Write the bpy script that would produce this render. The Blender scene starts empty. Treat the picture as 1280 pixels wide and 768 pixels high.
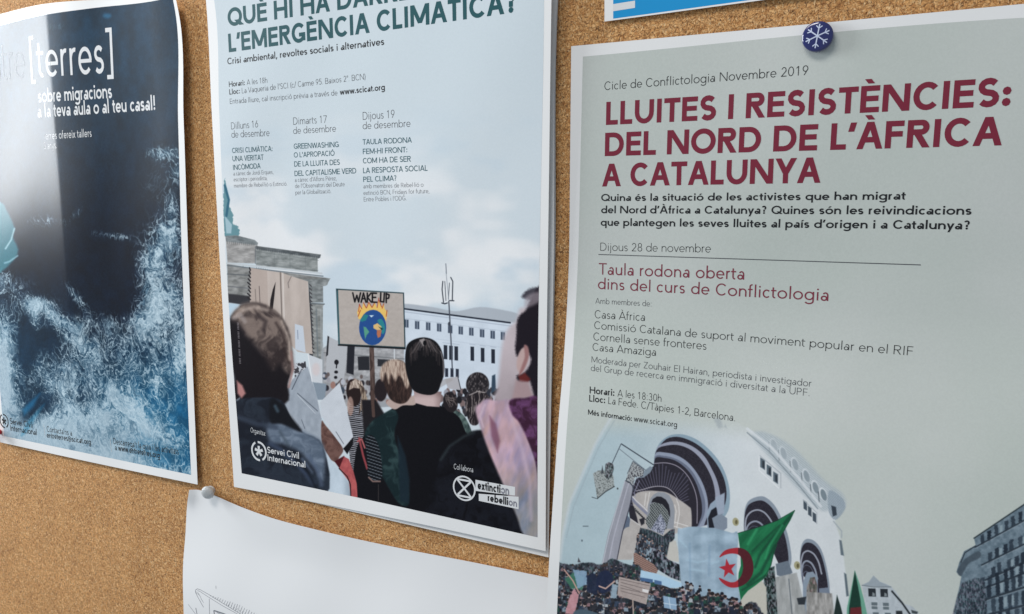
import bpy, math, random
import numpy as np
from mathutils import Matrix

# ------------------------------------------------------------------ camera, world, lights, exposure
SC = bpy.context.scene
COL = SC.collection
MM = 0.001
OZ = 1.45                      # height of the camera above the floor
F, YAW, PITCH, ROLL = 929.2033, math.radians(26.0735), math.radians(7.40725), math.radians(0.0731)
D = 454.22116                  # camera to board, mm

_cy, _sy, _cp, _sp, _cr, _sr = math.cos(YAW), math.sin(YAW), math.cos(PITCH), math.sin(PITCH), math.cos(ROLL), math.sin(ROLL)
FW = np.array([-_sy * _cp, _cy * _cp, -_sp]); _R = np.array([_cy, _sy, 0.0]); _U = np.cross(_R, FW)
RT = _cr * _R + _sr * _U; UP = -_sr * _R + _cr * _U

cam_d = bpy.data.cameras.new('camera'); cam = bpy.data.objects.new('camera', cam_d); COL.objects.link(cam)
cam_d.sensor_width = 36; cam_d.lens = F * 36 / 1280; cam_d.clip_start = 0.02; cam_d.clip_end = 50
M = Matrix.Identity(4)
for i in range(3):
    M[i][0], M[i][1], M[i][2] = RT[i], UP[i], -FW[i]
M[0][3], M[1][3], M[2][3] = 0, -D * MM, OZ
cam.matrix_world = M
SC.camera = cam

W = bpy.data.worlds.new('World'); SC.world = W; W.use_nodes = True
W.node_tree.nodes['Background'].inputs[0].default_value = (0.80, 0.90, 1.0, 1)
W.node_tree.nodes['Background'].inputs[1].default_value = 0.36

def area(name, loc, target, sx, sy, power, col):
    l = bpy.data.lights.new(name, 'AREA'); l.shape = 'RECTANGLE'; l.size = sx; l.size_y = sy; l.energy = power; l.color = col
    o = bpy.data.objects.new(name, l); COL.objects.link(o)
    import mathutils
    d = mathutils.Vector(target) - mathutils.Vector(loc)
    o.location = loc; o.rotation_euler = d.to_track_quat('-Z', 'Y').to_euler()
    return o
area('window_light', (-2.45, -0.52, OZ + 0.50), (-0.50, 0, OZ), 0.75, 1.1, 46, (0.93, 0.97, 1.0))
area('ceiling_light', (-0.75, -1.25, OZ + 1.55), (-0.40, 0, OZ - 0.1), 1.2, 0.5, 20, (1.0, 0.95, 0.90))

SC.view_settings.view_transform = 'Standard'; SC.view_settings.look = 'None'
SC.view_settings.exposure = 0.16; SC.view_settings.gamma = 1.0
SC.cycles.use_denoising = True
try: SC.cycles.denoiser = 'OPENIMAGEDENOISE'
except Exception: pass

# ------------------------------------------------------------------ measuring: photograph reading <-> point of the board plane (mm)
def board(px, py):
    x = (px - 640) / F; y = -(py - 384) / F
    d = FW + x * RT + y * UP
    return d[0] / d[1] * D, d[2] / d[1] * D
def reading(X, Z):
    r = X * RT[0] + D * RT[1] + Z * RT[2]; u = X * UP[0] + D * UP[1] + Z * UP[2]; f = X * FW[0] + D * FW[1] + Z * FW[2]
    return 640 + F * r / f, 384 - F * u / f
def place(X, Z, h):
    """point seen at board position X, Z but standing h mm proud of the board -> world metres"""
    k = (D - h) / D
    return np.stack([X * k * MM, -h * MM + 0 * X, Z * k * MM + OZ], -1)

# ------------------------------------------------------------------ object helpers
def tag(o, label=None, cat=None, kind=None, group=None):
    if label: o['label'] = label
    if cat: o['category'] = cat
    if kind: o['kind'] = kind
    if group: o['group'] = group
    return o
def empty(name, loc, label, cat):
    o = bpy.data.objects.new(name, None); COL.objects.link(o); o.location = loc; o.empty_display_size = 0.02
    return tag(o, label, cat)
def mesh(name, verts, faces, mat, parent=None, smooth=False, uv=None):
    me = bpy.data.meshes.new(name)
    verts = np.asarray(verts, float)
    if parent is not None:
        verts = verts - np.array(parent.location)
    me.from_pydata(verts.tolist(), [], [tuple(int(i) for i in f) for f in faces]); me.update()
    if smooth: me.polygons.foreach_set('use_smooth', [True] * len(me.polygons))
    if uv is not None:
        l = me.uv_layers.new(name='uv'); vi = np.zeros(len(me.loops), int); me.loops.foreach_get('vertex_index', vi)
        l.data.foreach_set('uv', np.asarray(uv)[vi].astype(np.float32).ravel())
    o = bpy.data.objects.new(name, me); COL.objects.link(o); o.data.materials.append(mat)
    if parent is not None: o.parent = parent
    return o

# ------------------------------------------------------------------ materials
def new_mat(name):
    m = bpy.data.materials.new(name); m.use_nodes = True
    nt = m.node_tree; return m, nt, nt.nodes['Principled BSDF']
def lin(c):
    c = np.asarray(c, float) / 255.0
    return np.where(c <= 0.04045, c / 12.92, ((c + 0.055) / 1.055) ** 2.4)
def srgb(c):
    c = np.clip(c, 0, 1); return np.where(c <= 0.0031308, c * 12.92, 1.055 * c ** (1 / 2.4) - 0.055)
def fine_bump(nt, b, scale, strength, dist=0.00004):
    tc = nt.nodes.new('ShaderNodeTexCoord'); n = nt.nodes.new('ShaderNodeTexNoise'); n.inputs['Scale'].default_value = scale
    n.inputs['Detail'].default_value = 3
    bp = nt.nodes.new('ShaderNodeBump'); bp.inputs['Strength'].default_value = strength; bp.inputs['Distance'].default_value = dist
    nt.links.new(tc.outputs['Object'], n.inputs['Vector']); nt.links.new(n.outputs['Fac'], bp.inputs['Height'])
    nt.links.new(bp.outputs['Normal'], b.inputs['Normal'])
    return tc, n
def paper_mat(name, col, rough=0.55):
    m, nt, b = new_mat(name)
    b.inputs['Roughness'].default_value = rough
    tc, n = fine_bump(nt, b, 900, 0.5)
    n2 = nt.nodes.new('ShaderNodeTexNoise'); n2.inputs['Scale'].default_value = 14; n2.inputs['Detail'].default_value = 6
    mx = nt.nodes.new('ShaderNodeMix'); mx.data_type = 'RGBA'
    c = np.array(col); mx.inputs[6].default_value = (*(c * 0.965), 1); mx.inputs[7].default_value = (*c, 1)
    nt.links.new(tc.outputs['Object'], n2.inputs['Vector']); nt.links.new(n2.outputs['Fac'], mx.inputs[0]); nt.links.new(mx.outputs[2], b.inputs['Base Color'])
    return m
def ink(name, col, rough=0.5):
    m, nt, b = new_mat(name); b.inputs['Roughness'].default_value = rough; b.inputs['Base Color'].default_value = (*col, 1); b.inputs['Specular IOR Level'].default_value = .22
    return m
def print_mat(name, img, rough, bump=0.35, spec=.22, fine=650):
    m, nt, b = new_mat(name)
    t = nt.nodes.new('ShaderNodeTexImage'); t.image = img; t.interpolation = 'Cubic'; t.extension = 'EXTEND'
    nt.links.new(t.outputs['Color'], b.inputs['Base Color']); b.inputs['Roughness'].default_value = rough
    b.inputs['Specular IOR Level'].default_value = spec; fine_bump(nt, b, fine, bump)
    return m

# ------------------------------------------------------------------ sheets of paper
def curve(pts, n):
    """resample a polyline of board points smoothly (Catmull-Rom through chord length)"""
    p = np.asarray(pts, float)
    if len(p) == 2:
        t = np.linspace(0, 1, n)[:, None]; return p[0] * (1 - t) + p[1] * t
    s = np.concatenate([[0], np.cumsum(np.hypot(*np.diff(p, axis=0).T))]); s /= s[-1]
    t = np.linspace(0, 1, n)
    m = np.gradient(p, s, axis=0)
    i = np.clip(np.searchsorted(s, t, 'right') - 1, 0, len(s) - 2); hh = (s[i + 1] - s[i])[:, None]; u = ((t - s[i]) / (s[i + 1] - s[i]))[:, None]
    return (2*u**3-3*u**2+1)*p[i] + (u**3-2*u**2+u)*hh*m[i] + (-2*u**3+3*u**2)*p[i+1] + (u**3-u**2)*hh*m[i+1]
def coons(top, bottom, left, right, nx, nz):
    T, B, L, R = curve(top, nx), curve(bottom, nx), curve(left, nz), curve(right, nz)
    s = np.linspace(0, 1, nx)[None, :, None]; t = np.linspace(0, 1, nz)[:, None, None]
    P = (1-t)*T[None] + t*B[None] + (1-s)*L[:, None] + s*R[:, None]
    P -= (1-t)*(1-s)*T[0] + (1-t)*s*T[-1] + t*(1-s)*B[0] + t*s*B[-1]
    return P[..., 0], P[..., 1]
def grid_faces(nz, nx, o=0, flip=False):
    i, j = np.meshgrid(np.arange(nz - 1), np.arange(nx - 1), indexing='ij'); a = (o + i * nx + j).ravel()
    f = np.stack([a, a + nx, a + nx + 1, a + 1], 1)
    return f[:, ::-1] if flip else f
def sheet(name, edges, lift, mat, parent, nx=56, nz=76, thick=0.16):
    X, Z = coons(*edges, nx, nz); h = lift(X, Z)
    Fv = place(X, Z, h).reshape(-1, 3); Bv = place(X, Z, h - thick).reshape(-1, 3)
    n = nx * nz; faces = [grid_faces(nz, nx), grid_faces(nz, nx, n, True)]
    ring = list(range(nx)) + [k * nx + nx - 1 for k in range(1, nz)] + [(nz - 1) * nx + k for k in range(nx - 2, -1, -1)] + [k * nx for k in range(nz - 2, 0, -1)]
    ring = np.array(ring); nxt = np.roll(ring, -1)
    m = len(ring); a = np.arange(m); b = (a + 1) % m
    faces.append(np.stack([2*n + a, 2*n + b, 2*n + m + b, 2*n + m + a], 1))
    o = mesh(name, np.vstack([Fv, Bv, Fv[ring], Bv[ring]]), np.vstack(faces), mat, parent)
    k = len(faces[0]) * 2
    sm = np.zeros(len(o.data.polygons), bool); sm[:k] = True; o.data.polygons.foreach_set('use_smooth', sm)
    return o
def print_sheet(name, edges, lift, mat, parent, box, nx=56, nz=76, off=0.04):
    X, Z = coons(*edges, nx, nz)
    uv = np.stack([(X - box[0]) / (box[2] - box[0]), (Z - box[1]) / (box[3] - box[1])], -1).reshape(-1, 2)
    return mesh(name, place(X, Z, lift(X, Z) + off).reshape(-1, 3), grid_faces(nz, nx), mat, parent, True, uv)

# ------------------------------------------------------------------ lettering: a geometric sans built from bars and arcs
class Pen:
    def __init__(s, w): s.w = w; s.q = []; s.k = 0
    def box(s, x0, y0, x1, y1):
        if x1 < x0: x0, x1 = x1, x0
        if y1 < y0: y0, y1 = y1, y0
        s.q.append((s.k, [(x0, y0), (x1, y0), (x1, y1), (x0, y1)])); s.k += 1
    def dg(s, x0, y0, x1, y1, ww=None):
        w = ww or s.w; L = math.hypot(x1 - x0, y1 - y0); hw = min(w * L / max(abs(y1 - y0), 1e-6), w * 2.2) / 2
        s.q.append((s.k, [(x0 - hw, y0), (x0 + hw, y0), (x1 + hw, y1), (x1 - hw, y1)])); s.k += 1
    def arc(s, cx, cy, rx, ry, a0, a1, w=None, n=None):
        w = w or s.w; n = n or max(4, int(abs(a1 - a0) / 15)); a = np.radians(np.linspace(a0, a1, n + 1)); c, d = np.cos(a), np.sin(a)
        hw = w * 0.93
        for i in range(n):
            s.q.append((s.k, [(cx + rx*c[i], cy + ry*d[i]), (cx + rx*c[i+1], cy + ry*d[i+1]), (cx + (rx-w)*c[i+1], cy + (ry-hw)*d[i+1]), (cx + (rx-w)*c[i], cy + (ry-hw)*d[i])]))
        s.k += 1
    def ess(s, cx, rx, y0, y1):
        w, hw = s.w, s.w * .93; q = (y1 - y0 - hw) / 4; n = 9
        pts = [(cx + (rx - w*.5) * .97 * math.cos(math.radians(a)), y1 - hw/2 - q + q * math.sin(math.radians(a))) for a in np.linspace(32, 270, n + 1)]
        pts += [(cx + (rx - w*.5) * math.cos(math.radians(a)), y0 + hw/2 + q + q * math.sin(math.radians(a))) for a in np.linspace(90, -148, n + 1)][1:]
        P = np.array(pts); T = np.gradient(P, axis=0); T /= np.linalg.norm(T, axis=1)[:, None]; N = np.stack([-T[:, 1], T[:, 0]], 1) * (w * .5)
        for i in range(len(P) - 1):
            s.q.append((s.k, [tuple(P[i] - N[i]), tuple(P[i+1] - N[i+1]), tuple(P[i+1] + N[i+1]), tuple(P[i] + N[i])]))
        s.k += 1
    def dot(s, cx, cy, r=None):
        r = r or s.w * 0.62; a = np.linspace(0, 2*np.pi, 9)[:-1]; s.q.append((s.k, [(cx + r*math.cos(t), cy + r*math.sin(t)) for t in a])); s.k += 1

ACC = {'È': ('E', 'g'), 'É': ('E', 'a'), 'À': ('A', 'g'), 'Ò': ('O', 'g'), 'Ó': ('O', 'a'), 'Ê': ('E', 'g'), 'é': ('e', 'a'), 'è': ('e', 'g'), 'à': ('a', 'g'), 'ó': ('o', 'a'), 'ò': ('o', 'g'), 'í': ('ı', 'a'), 'É': ('E', 'a')}
XH = 0.67
def glyph(ch, w):
    p = Pen(w); b = .060 if w > .14 else .10; h = w * 0.9; x = XH
    if ch in ACC:
        base, ac = ACC[ch]; adv, q, k = glyph(base, w); p.q = list(q); p.k = k
        y0 = 1.08 if base.isupper() else x + 0.10; cx = adv / 2; s = 1 if ac == 'a' else -1
        p.dg(cx - s * .03, y0, cx + s * .11, y0 + .17, w * .85)
        return adv, p.q, p.k
    U = dict(A=1.02, B=.92, C=1.02, D=1.06, E=.84, F=.79, G=1.10, H=1.08, I=.40, J=.74, K=.95, L=.72, M=1.28, N=1.13, O=1.18, P=.88, Q=1.18, R=.92, S=.84, T=.82, U=1.05, V=.96, W=1.46, X=.97, Y=.94, Z=.88)
    LW = dict(a=.72, b=.86, c=.70, d=.86, e=.79, f=.44, g=.86, h=.79, i=.34, ı=.34, j=.34, k=.70, l=.34, m=1.20, n=.79, o=.86, p=.86, q=.86, r=.48, s=.62, t=.46, u=.79, v=.70, w=1.08, x=.68, y=.70, z=.62)
    if ch in U:
        A = U[ch]; l, r = b, A - b; c = A / 2
        if ch == 'A':
            e = .03; p.dg(e + w*.5, 0, c - w*.06, 1); p.dg(A - e - w*.5, 0, c + w*.06, 1); p.box(.25*A, .24, .75*A, .24 + h)
        elif ch in 'BPR':
            p.box(l, 0, l + w, 1); m = .46 if ch != 'P' else .42; rr = r - .02
            yb = m; ry = (1 - yb) / 2; rx = min(ry, (rr - l) * .6); mx = rr - rx
            p.box(l + w, 1 - h, mx, 1); p.box(l + w, yb, mx, yb + h); p.arc(mx, 1 - ry, rx, ry, -90, 90)
            if ch == 'B':
                ry = (m + h) / 2; rx = min(ry, .36); mx = r - rx; p.box(l + w, 0, mx, h); p.arc(mx, ry, rx, ry, -90, 90); p.box(l + w, m + h*.001, mx, m + h)
            if ch == 'R': p.dg(r - w*.5 + .01, 0, l + (r - l)*.48, yb + .02)
        elif ch == 'C': p.arc(c + .04, .5, c + .02 - l*.6, .515, 42, 318)
        elif ch == 'G': p.arc(c + .02, .5, c - l*.6, .515, 42, 330); p.box(r - w, .08, r, .5); p.box(c + .04, .5 - h, r - w, .5)
        elif ch == 'D':
            p.box(l, 0, l + w, 1); rx = .5; mx = r - rx; p.box(l + w, 1 - h, mx, 1); p.box(l + w, 0, mx, h); p.arc(mx, .5, rx, .5, -90, 90)
        elif ch in 'EFL':
            p.box(l, 0, l + w, 1)
            if ch != 'F': p.box(l + w, 0, r, h)
            if ch != 'L': p.box(l + w, 1 - h, r, 1); p.box(l + w, .5 - h*.4, r - .04, .5 + h*.6)
        elif ch == 'H': p.box(l, 0, l + w, 1); p.box(r - w, 0, r, 1); p.box(l + w, .5 - h*.4, r - w, .5 + h*.6)
        elif ch == 'I': p.box(c - w/2, 0, c + w/2, 1)
        elif ch == 'J': p.box(r - w, .3, r, 1); p.arc(r - .27, .28, .27, .295, 200, 360)
        elif ch == 'K': p.box(l, 0, l + w, 1); p.dg(l + w*1.1, .46, r - w*.5, 1); p.dg(r - w*.5 + .03, 0, l + w*1.6, .6)
        elif ch == 'M': p.box(l, 0, l + w, 1); p.box(r - w, 0, r, 1); p.dg(l + w*.55, 1, c, .12); p.dg(r - w*.55, 1, c, .12)
        elif ch == 'N': p.box(l, 0, l + w, 1); p.box(r - w, 0, r, 1); p.dg(l + w*.6, 1, r - w*.6, 0)
        elif ch in 'OQ':
            p.arc(c, .5, c - l*.6, .515, 0, 360, n=28)
            if ch == 'Q': p.dg(r - .02, 0, c + .12, .32)
        elif ch == 'S': p.ess(c, c - l + .01, -.012, 1.012)
        elif ch == 'T': p.box(.03, 1 - h, A - .03, 1); p.box(c - w/2, 0, c + w/2, 1 - h)
        elif ch == 'U': ry = c - l; p.box(l, ry, l + w, 1); p.box(r - w, ry, r, 1); p.arc(c, ry, ry, ry + .012, 180, 360)
        elif ch == 'V': p.dg(c, 0, .03 + w*.5, 1); p.dg(c, 0, A - .03 - w*.5, 1)
        elif ch == 'W': p.dg(.27*A, 0, .03 + w*.5, 1); p.dg(.27*A, 0, c, 1); p.dg(.73*A, 0, c, 1); p.dg(.73*A, 0, A - .03 - w*.5, 1)
        elif ch == 'X': p.dg(.04 + w*.5, 0, A - .06 - w*.5, 1); p.dg(A - .04 - w*.5, 0, .06 + w*.5, 1)
        elif ch == 'Y': p.box(c - w/2, 0, c + w/2, .45); p.dg(c, .40, .03 + w*.5, 1); p.dg(c, .40, A - .03 - w*.5, 1)
        elif ch == 'Z': p.box(l, 1 - h, r, 1); p.box(l, 0, r, h); p.dg(l + w*.6, h*.8, r - w*.6, 1 - h*.8)
        return A, p.q, p.k
    if ch in LW:
        A = LW[ch]; l, r = b * .9, A - b * .9; c = A / 2; o = .012; as_ = 1.05
        B0, B1 = b * .55, A - b * .55
        if ch == 'a':
            p.box(r - w, 0, r, x*.62); p.arc(r - .23, x*.62, .23, x*.38 + o, 0, 150); p.arc(l*.7 + .245, x*.30, .245, x*.30 + o, 0, 360)
        elif ch in 'bp':
            p.box(l, 0 if ch == 'b' else -.32, l + w, as_ if ch == 'b' else x); p.arc((l + B1)/2, x/2, (B1 - l)/2, x/2 + o, 0, 360, n=20)
        elif ch in 'dqg':
            p.box(r - w, {'d': 0, 'q': -.32, 'g': -.08}[ch], r, as_ if ch == 'd' else x); p.arc((B0 + r)/2, x/2, (r - B0)/2, x/2 + o, 0, 360, n=20)
            if ch == 'g': p.arc((B0 + r)/2, -.08, (r - B0)/2, .26, 205, 360)
        elif ch == 'c': p.arc(c + .03, x/2, c - B0 + .02, x/2 + o, 45, 315)
        elif ch == 'e': p.arc(c, x/2, c - B0, x/2 + o, 0, 318); p.box(B0 + w*.6, x/2 - h*.5, B1 - w*.1, x/2 + h*.4)
        elif ch == 'f': p.box(.12, 0, .12 + w, .86); p.arc(.12 + .22, .86, .22, .20, 80, 180); p.box(.02, x - h, .38, x)
        elif ch in 'hnm':
            p.box(l, 0, l + w, as_ if ch == 'h' else x)
            if ch == 'm':
                mw = (r - l + w) / 2; 
                for q in (0, 1):
                    x0 = l + q * (mw - w); rx = mw / 2; p.arc(x0 + rx, x - rx*1.02, rx, rx*1.02 + o, 0, 165); p.box(x0 + mw - w, 0, x0 + mw, x - rx*1.02)
            else:
                rx = (r - l) / 2; p.arc(l + rx, x - rx*.95, rx, rx*.95 + o, 0, 165); p.box(r - w, 0, r, x - rx*.95)
        elif ch in 'iıj':
            p.box(c - w/2, 0 if ch != 'j' else -.12, c + w/2, x)
            if ch == 'j': p.arc(c + w/2 - .2, -.12, .2, .2, 280, 360)
            if ch != 'ı': p.dot(c, x + .21, w*.62)
        elif ch == 'k': p.box(l, 0, l + w, as_); p.dg(l + w, .28, r - w*.5, x); p.dg(r - w*.3, 0, l + w*1.5, x*.55)
        elif ch == 'l': p.box(c - w/2, 0, c + w/2, as_)
        elif ch == 'o': p.arc(c, x/2, c - B0, x/2 + o, 0, 360, n=20)
        elif ch == 'r': p.box(l, 0, l + w, x); p.arc(l + .26, x - .27, .26, .27 + o, 75, 170)
        elif ch == 's': p.ess(c, c - l + .015, -o, x + o)
        elif ch == 't': p.box(.12, .2, .12 + w, .88); p.box(.02, x - h, .42, x); p.arc(.12 + .20, .2, .20, .2 + o, 180, 285)
        elif ch == 'u': rx = (r - l) / 2; p.arc(l + rx, rx*.95, rx, rx*.95 + o, 180, 345); p.box(l, rx*.95, l + w, x); p.box(r - w, 0, r, x)
        elif ch == 'v': p.dg(c, 0, .02 + w*.5, x); p.dg(c, 0, A - .02 - w*.5, x)
        elif ch == 'w': p.dg(.29*A, 0, .02 + w*.5, x); p.dg(.29*A, 0, c, x); p.dg(.71*A, 0, c, x); p.dg(.71*A, 0, A - .02 - w*.5, x)
        elif ch == 'x': p.dg(.02 + w*.5, 0, A - .03 - w*.5, x); p.dg(A - .02 - w*.5, 0, .03 + w*.5, x)
        elif ch == 'y': p.dg(c, 0, .02 + w*.5, x); p.dg(c - .14, -.32, A - .02 - w*.5, x)
        elif ch == 'z': p.box(.05, x - h, A - .05, x); p.box(.05, 0, A - .05, h); p.dg(.05 + w*.6, h*.8, A - .05 - w*.6, x - h*.8)
        return A, p.q, p.k
    A = .80; c = .4; l, r = .09, .71
    if ch == ' ': return .40, [], 0
    if ch == '0': p.arc(c, .5, .33, .515, 0, 360, n=24)
    elif ch == '1': p.box(c - .02, 0, c - .02 + w, 1); p.dg(c - .2, .78, c + w*.3, 1, w*.85)
    elif ch == '2': p.arc(c, .70, .28, .312, 165, -28); p.dg(l + w*.9, h*.8, r - w*.62, .6); p.box(l, 0, r, h)
    elif ch == '3': p.arc(c - .02, .745, .26, .27, 150, -90); p.arc(c - .02, .27 + h*.1, .30, .285, 90, -150)
    elif ch == '4': p.box(.5, 0, .5 + w, 1); p.box(.04, .24, .76, .24 + h); p.dg(.12, .26, .52, 1)
    elif ch == '5': p.box(.16, 1 - h, .66, 1); p.box(.16, .5, .16 + w, 1 - h); p.arc(.37, .32, .32, .335, 130, -145)
    elif ch == '6': p.arc(c, .32, .31, .335, 0, 360, n=20); p.dg(l + w*.8, .42, .52, 1)
    elif ch == '9': p.arc(c, .68, .31, .335, 0, 360, n=20); p.dg(.28, 0, r - w*.8, .58)
    elif ch == '7': p.box(.06, 1 - h, .72, 1); p.dg(.26, 0, .72 - w*.6, 1 - h*.8)
    elif ch == '8': p.arc(c, .74, .26, .275, 0, 360, n=18); p.arc(c, .27, .30, .285, 0, 360, n=18)
    elif ch == '.': A = .34; p.dot(.17, w*.6)
    elif ch == ',': A = .34; p.dg(.10, -.17, .19, w*1.1)
    elif ch == ':': A = .38; p.dot(.19, w*.62, w*.66); p.dot(.19, XH - w*.62, w*.66)
    elif ch == '!': A = .38; p.box(.19 - w/2, .3, .19 + w/2, 1); p.dot(.19, w*.62)
    elif ch == '?': A = .68; p.arc(.32, .74, .25, .275, 160, -60); p.box(.34 - w/2, .27, .34 + w/2, .53); p.dot(.34, w*.62)
    elif ch == "'": A = .32; p.dg(.11, .66, .20, 1.0)
    elif ch == '·': A = .30; p.dot(.15, XH*.55)
    elif ch == '-': A = .46; p.box(.07, .30, .39, .30 + h)
    elif ch == '/': A = .52; p.dg(.05, -.08, .47, 1.04)
    elif ch == '(': A = .40; p.arc(.52, .42, .40, .66, 118, 242)
    elif ch == ')': A = .40; p.arc(-.12, .42, .40, .66, -62, 62)
    elif ch == 'ª': A = .44; p.arc(.2, .84, .15, .16, 0, 360, w*.7); p.box(.35 - w*.7, .68, .35, 1)
    elif ch == '@': A = 1.15; p.arc(.57, .36, .5, .52, -50, 300, w*.8); p.arc(.57, .36, .24, .25, 0, 360, w*.8)
    elif ch == ']': A = .44; p.box(.26, -.16, .26 + w, 1.08); p.box(.06, 1.08 - h, .26, 1.08); p.box(.06, -.16, .26, -.16 + h)
    elif ch == '[': A = .44; p.box(.10, -.16, .10 + w, 1.08); p.box(.10 + w, 1.08 - h, .36, 1.08); p.box(.10 + w, -.16, .36, -.16 + h)
    return A, p.q, p.k

def run_quads(runs, track=0.0):
    """runs = [(text, weight)] -> unit-cap-height polygons and total advance"""
    out = []; x = 0.0
    for text, w in runs:
        for ch in text:
            adv, q, k = glyph(ch, w)
            for kk, poly in q: out.append((kk, [(a + x, b_) for a, b_ in poly]))
            x += adv + track
    return out, x
def split_long(poly, size, m):
    """cut a four-sided bar that is long into short pieces so that it follows the paper"""
    if len(poly) != 4: return [poly]
    P = [np.array(v) for v in poly]; L = max(np.linalg.norm(P[1]-P[0]), np.linalg.norm(P[2]-P[3])) * size; H = max(np.linalg.norm(P[3]-P[0]), np.linalg.norm(P[2]-P[1])) * size
    a, b = max(1, int(L / m)), max(1, int(H / m)); out = []
    if a == 1 and b == 1: return [poly]
    f = lambda s, t: (P[0]*(1-s) + P[1]*s)*(1-t) + (P[3]*(1-s) + P[2]*s)*t
    for i in range(a):
        for j in range(b):
            out.append([f(i/a, j/b), f((i+1)/a, j/b), f((i+1)/a, (j+1)/b), f(i/a, (j+1)/b)])
    return out
def lay(name, polys, lift, mat, parent, off=0.10, label=None):
    """polys = [(k, [(X, Z) ...])] in board mm, printed on a sheet"""
    V = []; Fc = []
    for k, poly in polys:
        P = np.array([list(v) for v in poly], float)
        area2 = np.sum(P[:, 0] * np.roll(P[:, 1], -1) - np.roll(P[:, 0], -1) * P[:, 1])
        if area2 < 0: P = P[::-1]
        s = len(V); V += place(P[:, 0], P[:, 1], lift(P[:, 0], P[:, 1]) + off + 0.006 * k).tolist(); Fc.append(tuple(range(s, s + len(P))))
    o = mesh(name, V, Fc, mat, parent)
    if label: o['label'] = label
    return o
def line_polys(runs, a, b, top, track=0.0, stretch=None):
    """baseline from reading a to reading b; top = reading y of the capitals' top above a"""
    if isinstance(runs, str): runs = [(runs, .11)]
    X0, Z0 = board(*a); X1, Z1 = board(*b); Xt, Zt = board(a[0], top)
    cap = math.hypot(Xt - X0, Zt - Z0)
    q, adv = run_quads(runs, track)
    wid = math.hypot(X1 - X0, Z1 - Z0) if b[0] is not None else adv * cap
    ex = np.array([X1 - X0, Z1 - Z0]) / wid; ez = np.array([-ex[1], ex[0]])
    sx = wid / adv; out = []
    for k, poly in q:
        for pp in split_long(poly, cap, 4.0):
            out.append((k, [np.array([X0, Z0]) + ex * v[0] * sx + ez * v[1] * cap for v in pp]))
    return out

# ------------------------------------------------------------------ the printed pictures (flat print), computed here as colour grids
def vnoise(x, y, seed):
    xi = np.floor(x).astype(np.int64); yi = np.floor(y).astype(np.int64); fx = x - xi; fy = y - yi
    fx = fx*fx*fx*(fx*(fx*6-15)+10); fy = fy*fy*fy*(fy*(fy*6-15)+10)
    tab = np.random.default_rng(seed).random((256, 256)).astype(np.float32)
    g = lambda a, b: tab[(a + xi) & 255, (b + yi) & 255]
    return (g(0,0)*(1-fx)+g(1,0)*fx)*(1-fy) + (g(0,1)*(1-fx)+g(1,1)*fx)*fy
def fbm(x, y, octv, seed, gain=.5):
    s = 0; a = 1; t = 0
    for i in range(octv):
        s = s + a * vnoise(x * 2**i + 17*i, y * 2**i + 31*i, seed + i); t += a; a *= gain
    return s / t
def sstep(a, b, x):
    t = np.clip((x - a) / (b - a), 0, 1); return t*t*(3-2*t)

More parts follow.
